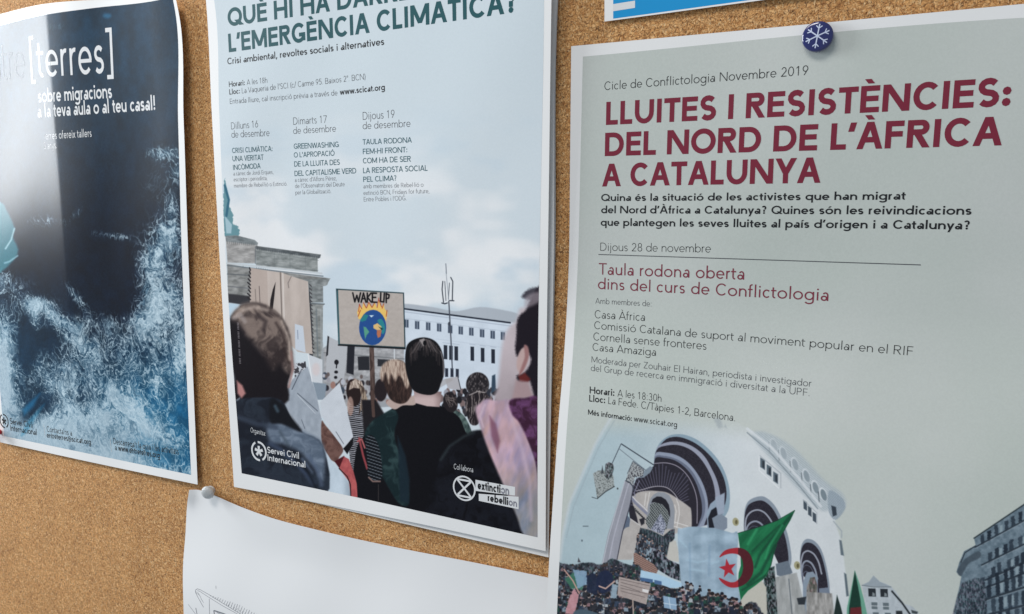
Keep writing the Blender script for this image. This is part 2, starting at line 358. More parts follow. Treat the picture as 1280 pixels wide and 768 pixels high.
class Picture:
    def __init__(s, name, box, res, base):
        s.name = name; s.box = box; X0, Z0, X1, Z1 = box
        s.nx, s.nz = int((X1-X0)*res), int((Z1-Z0)*res)
        X = X0 + (np.arange(s.nx) + .5) / s.nx * (X1-X0); Z = Z0 + (np.arange(s.nz) + .5) / s.nz * (Z1-Z0)
        s.X, s.Z = np.meshgrid(X, Z); s.U, s.V = reading(s.X, s.Z)
        s.img = np.zeros((s.nz, s.nx, 3)) + np.array(base, float)
    def win(s, pts, pad):
        P = np.array([board(*p) for p in pts]); X0, Z0, X1, Z1 = s.box
        pts = np.asarray(pts, float)
        lo = pts.min(0) - pad; hi = pts.max(0) + pad
        c = np.array([board(a, b) for a in (lo[0], hi[0]) for b in (lo[1], hi[1])])
        i0 = int(np.clip((c[:,0].min()-X0)/(X1-X0)*s.nx, 0, s.nx)); i1 = int(np.clip((c[:,0].max()-X0)/(X1-X0)*s.nx+2, 0, s.nx))
        j0 = int(np.clip((c[:,1].min()-Z0)/(Z1-Z0)*s.nz, 0, s.nz)); j1 = int(np.clip((c[:,1].max()-Z0)/(Z1-Z0)*s.nz+2, 0, s.nz))
        return slice(j0, j1), slice(i0, i1)
    def mix(s, w, col, a):
        a = a[..., None]; s.img[w] = s.img[w]*(1-a) + np.asarray(col, float)*a
    def fill(s, pts, col, soft=.5, alpha=1.0, rag=0, seed=1, cut=None, sm=None):
        pts = np.asarray(pts, float)
        if sm or (sm is None and soft >= .8 and len(pts) > 5):      # round off hand-drawn outlines
            a, b, c, d = np.roll(pts, 1, 0), pts, np.roll(pts, -1, 0), np.roll(pts, -2, 0)
            pts = np.stack([.5*(2*b + (c-a)*t + (2*a-5*b+4*c-d)*t*t + (3*b-a-3*c+d)*t**3) for t in (0, .25, .5, .75)], 1).reshape(-1, 2)
        w = s.win(pts, soft*2 + rag + 1); U, V = s.U[w], s.V[w]
        if U.size == 0: return
        if rag:
            U = U + (fbm(U/rag/1.5, V/rag/1.5, 3, seed) - .5)*2*rag; V = V + (fbm(U/rag/1.5+50, V/rag/1.5, 3, seed+9) - .5)*2*rag
        ins = np.zeros(U.shape, bool); dd = np.full(U.shape, 1e9)
        for (x0, y0), (x1, y1) in zip(pts, np.roll(pts, -1, 0)):
            if y0 != y1:
                c = ((y0 > V) != (y1 > V)) & (U < (x1-x0)*(V-y0)/(y1-y0)+x0); ins ^= c
            ex, ey = x1-x0, y1-y0; L = ex*ex+ey*ey+1e-12; t = np.clip(((U-x0)*ex+(V-y0)*ey)/L, 0, 1)
            dd = np.minimum(dd, (U-x0-t*ex)**2+(V-y0-t*ey)**2)
        d = np.sqrt(dd)*np.where(ins, -1, 1); a = 1 - sstep(-soft, soft, d)
        if callable(col): col = col(s.U[w], s.V[w])
        if cut is not None: a = a*cut(s.U[w], s.V[w])
        s.mix(w, col, a*alpha)
    def ell(s, cx, cy, rx, ry, col, soft=.5, rot=0, alpha=1.0):
        t = np.linspace(0, 2*np.pi, 25)[:-1]; c, d = math.cos(math.radians(rot)), math.sin(math.radians(rot))
        s.fill([(cx + rx*math.cos(a)*c - ry*math.sin(a)*d, cy + rx*math.cos(a)*d + ry*math.sin(a)*c) for a in t], col, soft, alpha)
    def line(s, pts, width, col, soft=.5, alpha=1.0, taper=False):
        pts = np.asarray(pts, float); w = s.win(pts, width + soft*2 + 1); U, V = s.U[w], s.V[w]
        if U.size == 0: return
        dd = np.full(U.shape, 1e9)
        for (x0, y0), (x1, y1) in zip(pts[:-1], pts[1:]):
            ex, ey = x1-x0, y1-y0; L = ex*ex+ey*ey+1e-12; t = np.clip(((U-x0)*ex+(V-y0)*ey)/L, 0, 1)
            dd = np.minimum(dd, (U-x0-t*ex)**2+(V-y0-t*ey)**2)
        s.mix(w, col, alpha*(1 - sstep(-soft, soft, np.sqrt(dd) - width/2)))
    def grain(s, amt, scale, seed):
        n = fbm(s.U/scale, s.V/scale, 3, seed) - .5; s.img += n[..., None]*amt
    def image(s, gain):
        rgb = np.clip(s.img, 0, 255); L = srgb(np.clip(lin(rgb)*np.asarray(gain), 0.004, .9))
        px = np.ones((s.nz, s.nx, 4), np.float32); px[..., :3] = L
        im = bpy.data.images.new(s.name, s.nx, s.nz); im.pixels.foreach_set(px.ravel()); im.update(); im.pack()
        return im
def zz(ox, oy, sc): return lambda pts: [(ox + x/sc, oy + y/sc) for x, y in pts]

# ---- the climate poster's picture
def picture_climate():
    box = (-494, -231, -192, 185)
    p = Picture('climate_print', box, 3.0, (197, 209, 217)); rng = np.random.default_rng(5)
    cl = fbm(p.U/150, p.V/90, 4, 3); up = sstep(300, -10, p.V)[..., None]
    p.img = p.img*(1-up*.55) + np.array([186, 200, 208])*up*.55
    a = sstep(.44, .66, cl)*sstep(110, 290, p.V)*.85; p.img = p.img*(1-a[..., None]) + np.array([224, 227, 230])*a[..., None]
    b = sstep(.46, .70, fbm(p.U/110+9, p.V/60, 4, 8))*sstep(100, 250, p.V)*.7; p.img = p.img*(1-b[..., None]) + np.array([180, 199, 213])*b[..., None]
    # statue group
    tl = (68, 120, 132)
    p.fill([(280,226),(284,238),(285,255),(291,268),(291,280),(297,283),(299,294),(281,296)], tl, .8, .8, 1.5)
    p.fill([(281,270),(286,276),(290,281),(289,292),(283,292)], (170,196,208), .8, .8)
    p.line([(281,232),(286,250),(283,270)], 3, (48,98,120), .8)
    # gate
    st = lambda c: (lambda U, V: np.array(c)[None, None] + ((fbm(U/7, V/3, 4, 21)-.5)*74)[..., None])
    g = zz(270, 270, 5.907)
    p.fill(g([(70,150),(150,145),(285,180),(285,200),(310,200),(305,230),(290,352),(85,346)]), st((152,152,152)), .6)
    p.fill(g([(70,148),(150,145),(285,178),(310,200),(305,218),(75,190)]), st((112,120,124)), .6)
    p.fill(g([(295,225),(775,290),(760,312),(750,318),(752,415),(295,365)]), st((134,140,141)), .6)
    p.fill(g([(295,222),(775,286),(768,312),(296,246)]), st((88,94,98)), .5)
    for k in range(34): p.line(g([(306+k*13.6, 236+k*1.95), (307+k*13.6, 250+k*1.95)]), .7, (70,78,84), .4, .7)
    for k in range(14): p.line(g([(84+k*15, 190+k*1.2), (85+k*15, 205+k*1.2)]), .8, (96,98,100), .5, .6)
    for k in range(30): p.line(g([(300+k*16, 378+k*3.6), (301+k*16, 392+k*3.6)]), .8, (86,92,96), .5, .55)
    p.line(g([(292,262),(755,330)]), .7, (104,112,114), .6, .7); p.line(g([(296,352),(752,404)]), .8, (100,108,112), .6, .7)
    for x_ in (430, 545, 660): p.line(g([(x_, 268+(x_-430)*.15), (x_+2, 372+(x_-430)*.12)]), .8, (108,116,118), .7, .6)
    for x_ in (130, 200): p.line(g([(x_, 372), (x_, 430)]), 1.0, (88,90,92), .7, .6)
    for y_ in (470, 500, 550): p.line(g([(88, y_), (236, y_+8)]), .9, (104,106,108), .7, .6)
    p.line(g([(290,228),(290,352)]), .8, (90,98,104))
    p.fill(g([(82,352),(250,385),(480,415),(840,462),(820,512),(700,505),(500,470),(260,640),(90,640)]), st((130,132,132)), .7)
    p.line(g([(82,350),(780,425)]), 2.0, (186,194,200), .7)
    p.line(g([(84,366),(560,420),(790,446)]), 1.2, (94,104,112), .7)
    p.line(g([(84,430),(250,440)]), 1.0, (80,86,92), .8); p.line(g([(86,520),(240,535)]), 1.0, (96,100,106), .8)
    p.fill(g([(90,575),(265,595),(262,640),(180,655),(92,640)]), (50,50,55), 1.2)
    p.fill(g([(92,645),(180,655),(110,760),(96,768)]), (178,200,216), 1)
    p.fill(g([(640,470),(845,462),(812,516),(790,520),(792,640),(700,640),(680,500)]), st((124,130,132)), .6)
    p.fill(g([(695,640),(800,650),(790,668),(785,1060),(700,1060),(690,700)]), st((134,138,138)), .6)
    p.fill(g([(684,500),(700,640),(715,900),(716,1060),(690,1060)]), (46,50,56), .6)
    p.line(g([(740,690),(752,1040)]), 1.5, (104,114,120), 1, .8); p.line(g([(775,690),(778,1040)]), 1.0, (160,168,172), 1, .8)
    p.line(g([(690,648),(800,652)]), 1.2, (84,92,98), .5)
    # cardboard boxes held up
    p.fill([(313,335),(331,338),(352,341),(366,346),(385,352),(391,443),(372,440),(352,420),(312,410)], lambda U, V: np.array([182,172,166])[None,None] + ((fbm(U/9, V/30, 3, 4)-.5)*22)[...,None], .5)
    p.fill([(313,335),(334,338.5),(336,412),(312,405)], (171,158,151), .8, .7)
    p.line([(350.5,341),(353,420)], 1.6, (120,112,108), .6); p.line([(353.5,342),(356,425)], 1.4, (204,198,194), .6)
    p.line([(364,346),(360,354),(361,360)], 1, (120,112,110), .6)
    p.fill([(344.5,353),(341,362),(338,375),(337,386),(341,387),(343,370)], (34,30,32), .5)
    p.line([(324,358),(325,379)], .8, (90,80,80), .5); p.line([(319,362),(320,378)], .9, (96,88,86), .6, .7)
    for i in range(9): p.line([(309.5+rng.random()*3, 335+i*4.6), (313, 338+i*4.6)], 1.7, (40,38,42), .5)
    for i in range(18): p.line([(387+i*.22, 356+i*4.9), (389.2+i*.2, 358+i*4.9)], 1.2, (60,58,62), .5)
    p.fill([(368.5,405),(379,408),(382,441),(369,437)], (190,200,212), .6)
    p.line([(372,413),(372.5,424)], .7, (110,120,140), .5)
    # far buildings
    p.fill([(404,432),(404,380+55),(425,425),(510,400),(510,500),(404,500)], (150,156,162), 1)
    p.fill([(504,380),(540,384),(560,388),(574,389),(600,384),(630,388),(650,394),(660,408),(506,388)], (166,175,185), 1.2)
    p.fill([(505,385),(645,404),(650,520),(480,500),(480,440),(505,436)], lambda U, V: np.array([198,210,223])[None,None] + ((fbm(U/14, V/14, 3, 6)-.5)*14)[...,None], .7)
    p.line([(506,386.3),(637.7,403.7)], 2.0, (36,42,54), .5); p.line([(506,390),(640,408)], 1.2, (168,180,195), .6)
    for x, y in zip((508,521.5,535.3,549,562.8,576,589.2,602.7,615.9,628.7), (404.6,406.7,408.2,409.7,411.8,413.3,414.8,416.9,418.7,420.3)):
        p.fill([(x-2.8,y-5.2),(x+2.7,y-4.6),(x+2.7,y+5.2),(x-2.8,y+4.6)], (68,80,98), .5); p.line([(x,y-5),(x,y+5)], .8, (150,162,178), .4)
        p.line([(x-3.5,y-6.3),(x+3.5,y-5.6)], .6, (160,172,188), .5)
    for x, y in ((556.9,440.5),(563.7,441.3),(570.3,442),(590.4,442.4),(603.3,444),(616.4,445.6)):
        p.fill([(x-2.3,y-9),(x+2.2,y-8.6),(x+2.3,y+9),(x-2.2,y+8.6)], (38,44,56), .5); p.line([(x-3.5,y-12),(x+3.5,y-11)], .6, (158,170,186), .5)
    for x, y in ((558.3,466.4),(565,466.5),(571.6,467.2)): p.fill([(x-1.9,y-6),(x+1.9,y-5.6),(x+1.9,y+5),(x-1.9,y+5)], (40,46,60), .6)
    p.line([(505,398),(646,419-3)], .5, (176,188,202), .6); p.line([(545,424),(648,437)], .5, (178,190,204), .6)
    p.line([(561,377),(563.5,420),(565.4,462)], 1.5, (70,76,88), .5); p.line([(553.5,352),(552.6,362),(554.4,378)], 1.2, (44,50,60), .4); p.line([(556,352),(557.4,376)], .8, (60,66,76), .4)
    p.line([(563.4,347),(566,352),(565.4,375)], 1.2, (44,50,60), .4); p.line([(561.8,354),(560.5,374)], .8, (60,66,76), .4); p.line([(552.4,379),(556,380),(559,379)], 1.4, (44,50,60), .4); p.line([(562,376),(567.4,376.2)], 1.3, (44,50,60), .4)
    p.line([(557.3,330),(558,342)], .9, (90,98,112), .5); p.line([(557.5,340),(561,376)], .6, (120,130,142), .5); p.ell(561.5,405,1.6,2.4,(60,66,78),.5)
    # street behind the sign
    p.fill([(405,436),(505,436),(505,500),(405,510)], lambda U, V: np.array([158,160,164])[None,None] + ((fbm(U/6, V/4, 4, 14)-.5)*70)[...,None], 1)
    p.fill([(447,446),(461.5,445),(462,463),(448,463)], (40,42,48), .8); p.fill([(472,449),(487,450),(490,459),(472,458)], (44,46,52), .8)
    p.line([(405,441),(505,449)], 1.2, (112,116,120), .7); p.line([(493,436),(493,450)], 1.6, (196,202,208), .6)
    p.fill([(434.4,432),(443.4,433),(442,469),(433,466)], (34,36,44), .8)
    p.fill([(409.5,420),(434,433),(432,461),(429,478),(407,475)], (174,178,184), .6)
    p.fill([(409.5,420),(411.5,421),(410,444),(407.5,446)], (40,42,48), .6)
    for x, y, a, b in ((420.6,453,2.8,3.2),(420.2,465.3,2.4,1.9),(419.6,472,2.1,1.9)): p.ell(x, y, a, b, (26,26,32), .7)
    p.line([(421,455),(420.4,460)], 1.4, (26,26,32), .5)
    # the crowd further off
    for i in range(90):
        x = rng.uniform(404, 512); y = rng.uniform(468, 500) + (x-404)*.05; r = rng.uniform(2, 4.5)
        c = [(40,38,44),(70,62,62),(150,150,158),(100,90,90),(176,180,190),(60,70,84),(150,116,108)][rng.integers(7)]
        p.ell(x, y, r*.8, r*1.1, c, .9)
    for i in range(130):
        x = rng.uniform(536, 628); y = rng.uniform(486, 520); r = rng.uniform(2, 5)
        c = [(32,32,38),(28,28,34),(60,56,62),(148,150,160),(120,104,104),(46,50,60)][rng.integers(6)]
        p.ell(x, y, r*.8, r*1.1, c, .9)
    p.fill([(556,474),(572,471),(576,488),(560,486)], (170,170,176), .7); p.line([(572,470),(576,487)], 1, (60,60,66), .5)
    p.fill([(540,478),(566,472),(566,476),(548,486)], (160,158,160), 1, .7)
    # paper placards
    hair = lambda c0, c1, sx, sy, sd, lo=.26, hi=.84: (lambda U, V: (lambda t: np.array(c0)*(1-t) + np.array(c1)*t)(sstep(lo, hi, fbm(U/sx + fbm(U/12, V/12, 2, sd+5)*3, V/sy, 4, sd))[..., None]))
    p.fill([(366,455),(382,452),(384,470),(370,482)], hair((190,196,204),(60,60,66),3,3,77,.5,.6), .6)
    p.fill([(385,458),(393,480),(402,520),(402,556),(377,541),(352,500),(366,474)], lambda U, V: np.array([151,161,173])[None,None] + ((fbm(U/5, V/8, 3, 31)-.5)*22)[...,None], .6)
    p.line([(385,458),(396,494),(402,522)], 1.2, (198,206,214), .5); p.line([(372,492),(397,514)], 1.1, (92,100,112), .6); p.line([(372,494),(394,517)], .6, (196,204,212), .6)
    p.line([(377,525),(381,536)], .8, (90,98,110), .5); p.line([(365,487),(377,462)], 1, (70,76,88), .6)
    p.fill([(385,443),(403,450),(403,480),(390,477)], (196,202,209), .5); p.ell(395, 462, 5, 8, (206,190,190), 2.5, 0, .6); p.line([(385,443),(390,477)], .8, (230,234,238), .5)
    p.fill([(391,478),(408,480),(406,500),(397,500)], (128,142,156), .8)
    # WAKE UP board
    p.fill([(466,431),(467.4,434),(470,520),(463.6,520),(461.7,434)], hair((92,76,72),(58,46,44),2,14,41), .5)
    p.fill([(420,361),(505,366),(507,436.5),(423,432)], (30,52,60), .6)
    p.fill([(422.6,362.5),(503.8,367.2),(505.6,434),(424.8,430)], lambda U, V: np.array([172,165,160])[None,None] + ((fbm(U/4, V/3, 3, 51)-.5)*13)[...,None], .5)
    p.line([(423,431.6),(506,436.2)], 1.6, (22,22,26), .5); p.line([(421.5,364),(424,430)], 1.4, (58,98,106), .5)
    fl = zz(410, 350, 5.909)
    p.fill(fl([(225,290),(215,240),(232,180),(250,215),(262,165),(285,205),(300,165),(322,200),(345,165),(360,205),(375,150),(395,200),(412,175),(418,215),(440,240),(430,300),(400,290),(330,230),(250,290)]), (222,186,104), .5)
    for q in ([(232,180),(226,235)],[(250,215),(232,182)],[(262,168),(282,208)],[(300,168),(286,206)],[(322,200),(303,168)],[(345,168),(325,205)],[(375,135),(363,205)],[(395,200),(377,150)],[(412,176),(400,210)],[(436,225),(430,270)],[(240,225),(222,270)]): p.line(fl(q), 1.0, (160,66,50), .4, .9)
    p.ell(465.8, 409.6, 17.0, 22.2, (36,76,138), .5, 2)
    p.fill(fl([(235,300),(270,255),(300,262),(280,300),(250,310)]), (40,122,130), .8); p.fill(fl([(305,262),(340,262),(320,278)]), (200,222,236), .5); p.fill(fl([(365,300),(395,290),(418,330),(420,380),(400,400),(380,330)]), (44,128,138), .8)
    p.fill(fl([(262,345),(280,350),(305,385),(285,410),(275,440),(268,400)]), (84,150,130), .6); p.fill(fl([(335,335),(365,320),(395,345),(392,370),(362,372),(336,358)]), (212,180,120), .6); p.fill(fl([(362,372),(396,372),(388,420),(368,430),(360,400)]), (176,110,82), .6); p.fill(fl([(372,345),(410,362),(396,372)]), (30,60,60), .6)
    bl = (16,16,20)
    for q in ([(183,97),(198,163),(213,115),(226,163),(240,97)],[(245,165),(262,98),(280,165)],[(252,140),(274,140)],[(290,98),(290,165)],[(318,98),(292,130),(320,165)],[(358,100),(328,98),(328,165),(360,166)],[(328,130),(352,130)],[(390,98),(388,160),(412,164),(416,100)],[(430,102),(430,168)],[(430,102),(452,112),(448,136),(430,138)]): p.line(fl(q), 1.9, bl, .5)
    # girl with ponytail, striped top
    p.fill([(433,520),(440,500),(452,500),(460,530),(462,548),(446,575),(440,600),(436,560)], lambda U, V: np.where((np.sin((V - U*.15)*2.6) > .2)[...,None], np.array([158,160,168]), np.array([24,24,30])), .6)
    p.ell(442, 491, 9, 17, (38,28,28), .8, -8); p.ell(438, 508, 4, 12, (168,140,130), 1.2, 0, .8)
    p.fill([(436,488),(438,478),(445,474),(452,477),(456,488),(450,486),(442,485)], hair((196,184,172),(110,92,84),1.4,5,61), .7)
    p.fill([(447,478),(455,485),(461,505),(466,526),(456,530),(452,512),(448,520),(452,495)], hair((186,170,152),(52,40,36),1.1,9,62), .7)
    p.fill([(452,500),(470,500),(482,520),(470,560),(456,560)], (30,28,32), 1.6); p.ell(476, 488, 8, 14, (36,30,34), 1)
    p.line([(465,490),(467,520)], 4, (78,62,58), .6)
    # dark clothes filling the middle
    p.fill([(455,545),(463,532),(478,520),(492,510),(503,506),(519,503),(550,508),(566,512),(578,520),(590,545),(600,555),(640,545),(676,560),(676,700),(430,660),(440,600),(446,560)], (15,15,20), .8)
    # brown neck, white sleeve, coral vest
    p.fill([(402,527),(407,532),(420,548),(429,562),(424,572),(420,578),(408,570),(402,552)], hair((112,84,78),(82,58,54),5,7,63), 1)
    p.fill([(418,577),(430,570),(436,580),(426,588)], (70,24,30), .8)
    p.fill([(401,560),(408,566),(420,585),(432,598),(438,610),(438,625),(402,616)], lambda U, V: np.array([190,205,218])[None,None] - (sstep(425, 438, U)*40)[...,None] + ((fbm(U/7, V/12, 3, 64)-.5)*20)[...,None], .8)
    p.fill([(430,571),(436,574),(442,590),(446,605),(447,624),(438.5,622),(436,602),(424,586)], hair((178,92,92),(154,74,78),5,7,65), .7)
    p.line([(424,586),(434,596),(438,606),(438.5,620)], 1.3, (40,26,30), .6)
    p.fill([(424.5,478.5),(433,510),(441.5,546),(430,561),(418,545),(402,520),(400,503)], lambda U, V: np.array([194,201,210])[None,None] + ((fbm(U/9, V/9, 3, 66)-.5)*12)[...,None], .6)
    p.line([(420,540),(429.5,555)], .9, (110,116,126), .6); p.fill([(429,561),(441.5,547),(441,556),(434,568)], (18,18,22), .7)
    p.line([(449,548),(454,570),(459,586)], 2.6, (142,66,72), 1); p.line([(447,552),(452,549),(456,560)], 2, (168,96,98), .9)
    # teal green jacket and striped sleeve
    p.fill([(456,545),(464,528),(478,518),(492,512),(498,522),(493,545),(504,580),(511,610),(510,632),(497,628),(480,600),(466,575)], hair((20,36,40),(50,72,74),7,16,67,.45,.95), 1.5)
    p.fill([(457,548),(466,545),(474,560),(478,590),(474,601),(461,597),(459,575)], lambda U, V: np.where((np.sin((V*1.05 - U*.35)*1.5) > .75)[...,None], np.array([96,104,112]), np.array([17,20,26])), .8)
    p.line([(461,597),(466,602),(475,602)], 2, (120,100,96), .8); p.line([(473,606),(473,626)], .8, (60,56,56), .6)
    p.fill([(497,545),(507,570),(512,600),(511,630),(500,626)], (24,38,48), 2, .9)
    # blond head
    p.fill([(483,503),(492,498),(510,498),(519,494),(519,506),(504,507),(494,512),(486,508)], (176,158,152), .8)
    p.fill([(478,470),(482,456),(492,450.5),(502,451),(508,458),(513,475),(515,490),(509,502),(500,505),(490,501),(484,492)], hair((66,50,46),(34,26,26),1.2,6,68,.15,.9), 1.1)
    p.fill([(475,470),(477,458),(485,451),(495,449.5),(505,453),(509,462),(512,478),(508,486),(503,474),(498,470),(494,477),(489,468),(486,480),(482,466),(478,477)], hair((198,182,168),(124,102,92),1.0,7,69,.15,.9), 1.8)
    # man in the centre
    p.fill([(517,488),(552,490),(549.5,509),(534,508),(519,504)], lambda U, V: np.array([190,170,170])[None,None] - (sstep(540, 552, U)*40 + sstep(500,490,V)*30)[...,None], .8)
    p.fill([(507,440),(510,430),(519,424),(531,422),(543,426),(551,436),(555,452),(555,468),(551,480),(547,490),(538,494),(524,492),(515,486),(509,470),(506.5,455)], (18,18,22), .8)
    for k in range(26):
        x = 513 + k*1.5; s = abs(x-531)/22; p.line([(531+(x-531)*.35, 424+s*2), (x, 432+s*9+rng.random()*5)], .7, (116,110,112), .6, .25+.5*rng.random())
    for k in range(60):
        a_ = rng.uniform(-150, -30); x = 531 + 22*math.cos(math.radians(a_)); y = 452 + 27*math.sin(math.radians(a_)); L_ = rng.uniform(8, 22)
        p.line([(x, y), (x*.97 + 531*.03, y + L_*.5), (x*.98 + 531*.02, y + L_)], .8, (74,66,66), .7, rng.uniform(.15, .5))
    p.line([(551,440),(554,452),(554.5,470)], 1.2, (140,134,136), .7, .8); p.fill([(524,425),(530,423),(533,429),(529,433)], (160,154,154), .8, .8); p.ell(531, 429, 2.2, 3.2, (14,14,18), .7)
    p.fill([(556,508),(570,513),(580,520),(588,535),(590,546),(582,540),(574,522)], hair((96,116,112),(46,60,62),3,6,70), .9)
    # heads behind the right shoulder
    p.ell(563, 503, 9, 13, (34,30,34), 1, -12); p.ell(597, 481, 14.5, 15.5, hair((34,32,36),(112,106,108),1.6,3,71,.35,.95), .8)
    p.fill([(582,512),(583,498),(592,489),(602,488.5),(610,494),(613,505),(603,512),(598,530),(588,530)], hair((36,32,36),(116,108,108),1.3,8,72,.5,.7), .8)
    p.line([(587,494),(597,489.5),(606,491)], 1.2, (190,184,182), .8, .8)
    for k in range(14): p.line([(554+rng.random()*16, 492+rng.random()*10),(556+rng.random()*16, 496+rng.random()*14)], .8, (120,110,108), .5, .6)
    p.fill([(615,470),(619,468),(620,488),(614,492)], (52,70,88), 1)
    # big blurred man on the right
    p.fill([(652,385),(646,400),(637,409),(630,422),(626,444),(624,466),(621,486),(618,500),(640,515),(676,515),(676,400)], lambda U, V: np.array([186,176,182])[None,None] + (-sstep(440,500,V)*24 + (fbm(U/18,V/18,2,80)-.5)*12)[...,None], 4)
    p.fill([(676,366),(664,374),(657,388),(650,394),(646,404),(645.5,420),(644,436),(647,446),(655,436),(664,450),(656,466),(646,470),(650,480),(662,476),(668,496),(676,500)], (30,26,34), 2.2, 1, .9)
    p.fill([(652,371),(660,362),(668,360),(676,362),(676,374),(664,376),(658,374)], (44,40,50), 2.4, .85, 1.4)
    p.fill([(657,372),(668,366),(676,366),(676,376),(662,384),(656,384)], (160,150,158), 3, .6)
    p.ell(653, 450, 6.5, 16, (184,160,158), 1.8, 12); p.fill([(655,432),(660,434),(661,446),(655,462),(648,471),(652,458),(656,446)], (150,112,112), 1.6); p.fill([(648,471),(656,466),(663,474),(660,478),(650,478)], (96,40,40), 2)
    p.fill([(645,475),(660,478),(666,496),(640,500)], (162,140,144), 3)
    # his coat and the scarf
    p.fill([(546,590),(550,574),(562,556),(580,546),(596,538),(640,540),(676,560),(676,700),(540,660)], hair((14,14,19),(24,26,34),16,16,81), 2)
    p.line([(551,575),(562,558),(580,546),(592,541)], 3.0, (48,58,62), 2.5, .7)
    sc = lambda U, V: (np.array([176,152,168])[None,None]*(1-sstep(560,650,V))[...,None] + np.array([132,136,144])[None,None]*sstep(560,650,V)[...,None]
         + ((fbm(U/12+V/30, V/34-U/22, 3, 82)-.5)*70)[...,None]*np.array([1,.75,.7]) + ((fbm(U/11+V/34, V/30, 3, 83)-.5)*52)[...,None]*np.array([-.5,-.1,.6]))
    p.fill([(594.5,512),(600,504),(608,499),(622,501),(637,500),(648,512),(660,548),(672,592),(676,690),(654,668),(646,646),(628,604),(611,564),(599,530)], sc, 2.2)
    p.fill([(637,501),(655,498),(676,503),(676,590),(664,560),(650,530),(640,518)], hair((58,32,52),(104,66,108),8,8,84), 2)
    p.fill([(612,520),(620,530),(625,552),(622,566),(614,545)], (120,78,98), 2.5, .8); p.line([(606,506),(600,520),(604,534)], 2, (206,186,198), 2, .7)
    p.line([(640,525),(652,560),(662,600),(664,650)], 4, (196,178,196), 3, .5)
    # big blurred man on the left
    p.fill([(287,404),(291,392),(298,385),(303,380),(320,378.5),(336,383.5),(351,395.5),(361,415),(365,438),(365,462),(360,480),(356,505),(296,505),(294,475),(289,450)], (24,20,24), 2.2)
    p.fill([(290,396),(299,384),(310,379),(322,379),(337,384),(350,395),(360,413),(365,436),(366,462),(360,466),(350,456),(340,462),(326,446),(312,430),(300,412)],
           lambda U, V: (lambda q: np.array([48, 40, 41])*(1-q) + np.array([166, 150, 140])*q)(np.clip(sstep(.30, .72, fbm(U/9 + fbm(U/16, V/16, 2, 90)*2.2, V/13, 4, 91))*.5 + .12 + sstep(30, 48, np.hypot(U-326, (V-424)*.95))*.55 - sstep(425, 462, V)*.45, 0, 1)[..., None]), 5)
    for q, wd, c, a in (([(322,394),(332,402),(330,412)],5,(50,42,44),.7),([(345,404),(352,416),(357,430)],3,(50,40,40),.7),([(353,430),(358,446),(361,454)],2.5,(44,34,34),.7),([(352,402),(361,424),(363,450)],2.6,(196,182,172),.6),([(304,388),(318,384),(334,388)],4,(186,172,164),.55),([(292,398),(300,393),(306,402)],5,(166,158,158),.5)): p.line(q, wd, c, 2.4, a)
    p.fill([(288,408),(298,404),(306,418),(318,430),(330,446),(340,470),(350,472),(352,500),(297,500),(293,470),(289,448)], (22,18,23), 7)
    p.line([(364,440),(366,462),(361,484)], 3, (150,120,116), 1.5, .8); p.fill([(296,476),(303,482),(307,492),(302,498),(297,492)], (172,124,122), 2)
    p.fill([(295,500),(300,497),(300,507),(296,510)], (150,165,180), 1.5, .8)
    p.fill([(293,503),(330,497),(352,501),(364,522),(378,540),(404,558),(404,622),(300,600),(295,540)], hair((24,28,38),(40,48,60),20,20,86), 1.4)
    p.fill([(334,532),(352,528),(376,538),(404,556),(404,600),(392,584),(376,566),(356,556),(338,552)], hair((86,100,118),(122,136,154),16,9,87), 4, .95)
    p.fill([(338,500),(350,503),(363,520),(377,540),(352,530),(338,528)], (18,20,26), 2.5); p.line([(344,508),(347,514)], 4, (70,90,104), 2, .7)
    for q, wd, c, a in (([(298,522),(320,530),(345,534)],6,(56,66,82),.7),([(338,555),(350,562),(372,580),(392,604)],6,(58,70,92),.8),([(368,572),(385,590),(396,612)],3,(14,18,26),.8),([(385,570),(396,586),(402,606)],5,(84,98,122),.6),([(378,574),(390,590)],3,(110,126,150),.6),([(320,585),(345,600)],6,(40,46,58),.7),([(350,540),(360,556)],3,(60,72,84),.7)): p.line(q, wd, c, 3, a)
    for k in range(28): p.line([(296.6+.10*k, 404+1.85*k), (298.2+.10*k, 404.4+1.85*k)], .7, (190,186,190), .4, .0 if k % 6 == 5 else .75)
    p.grain(5, 1.3, 99)
    return p

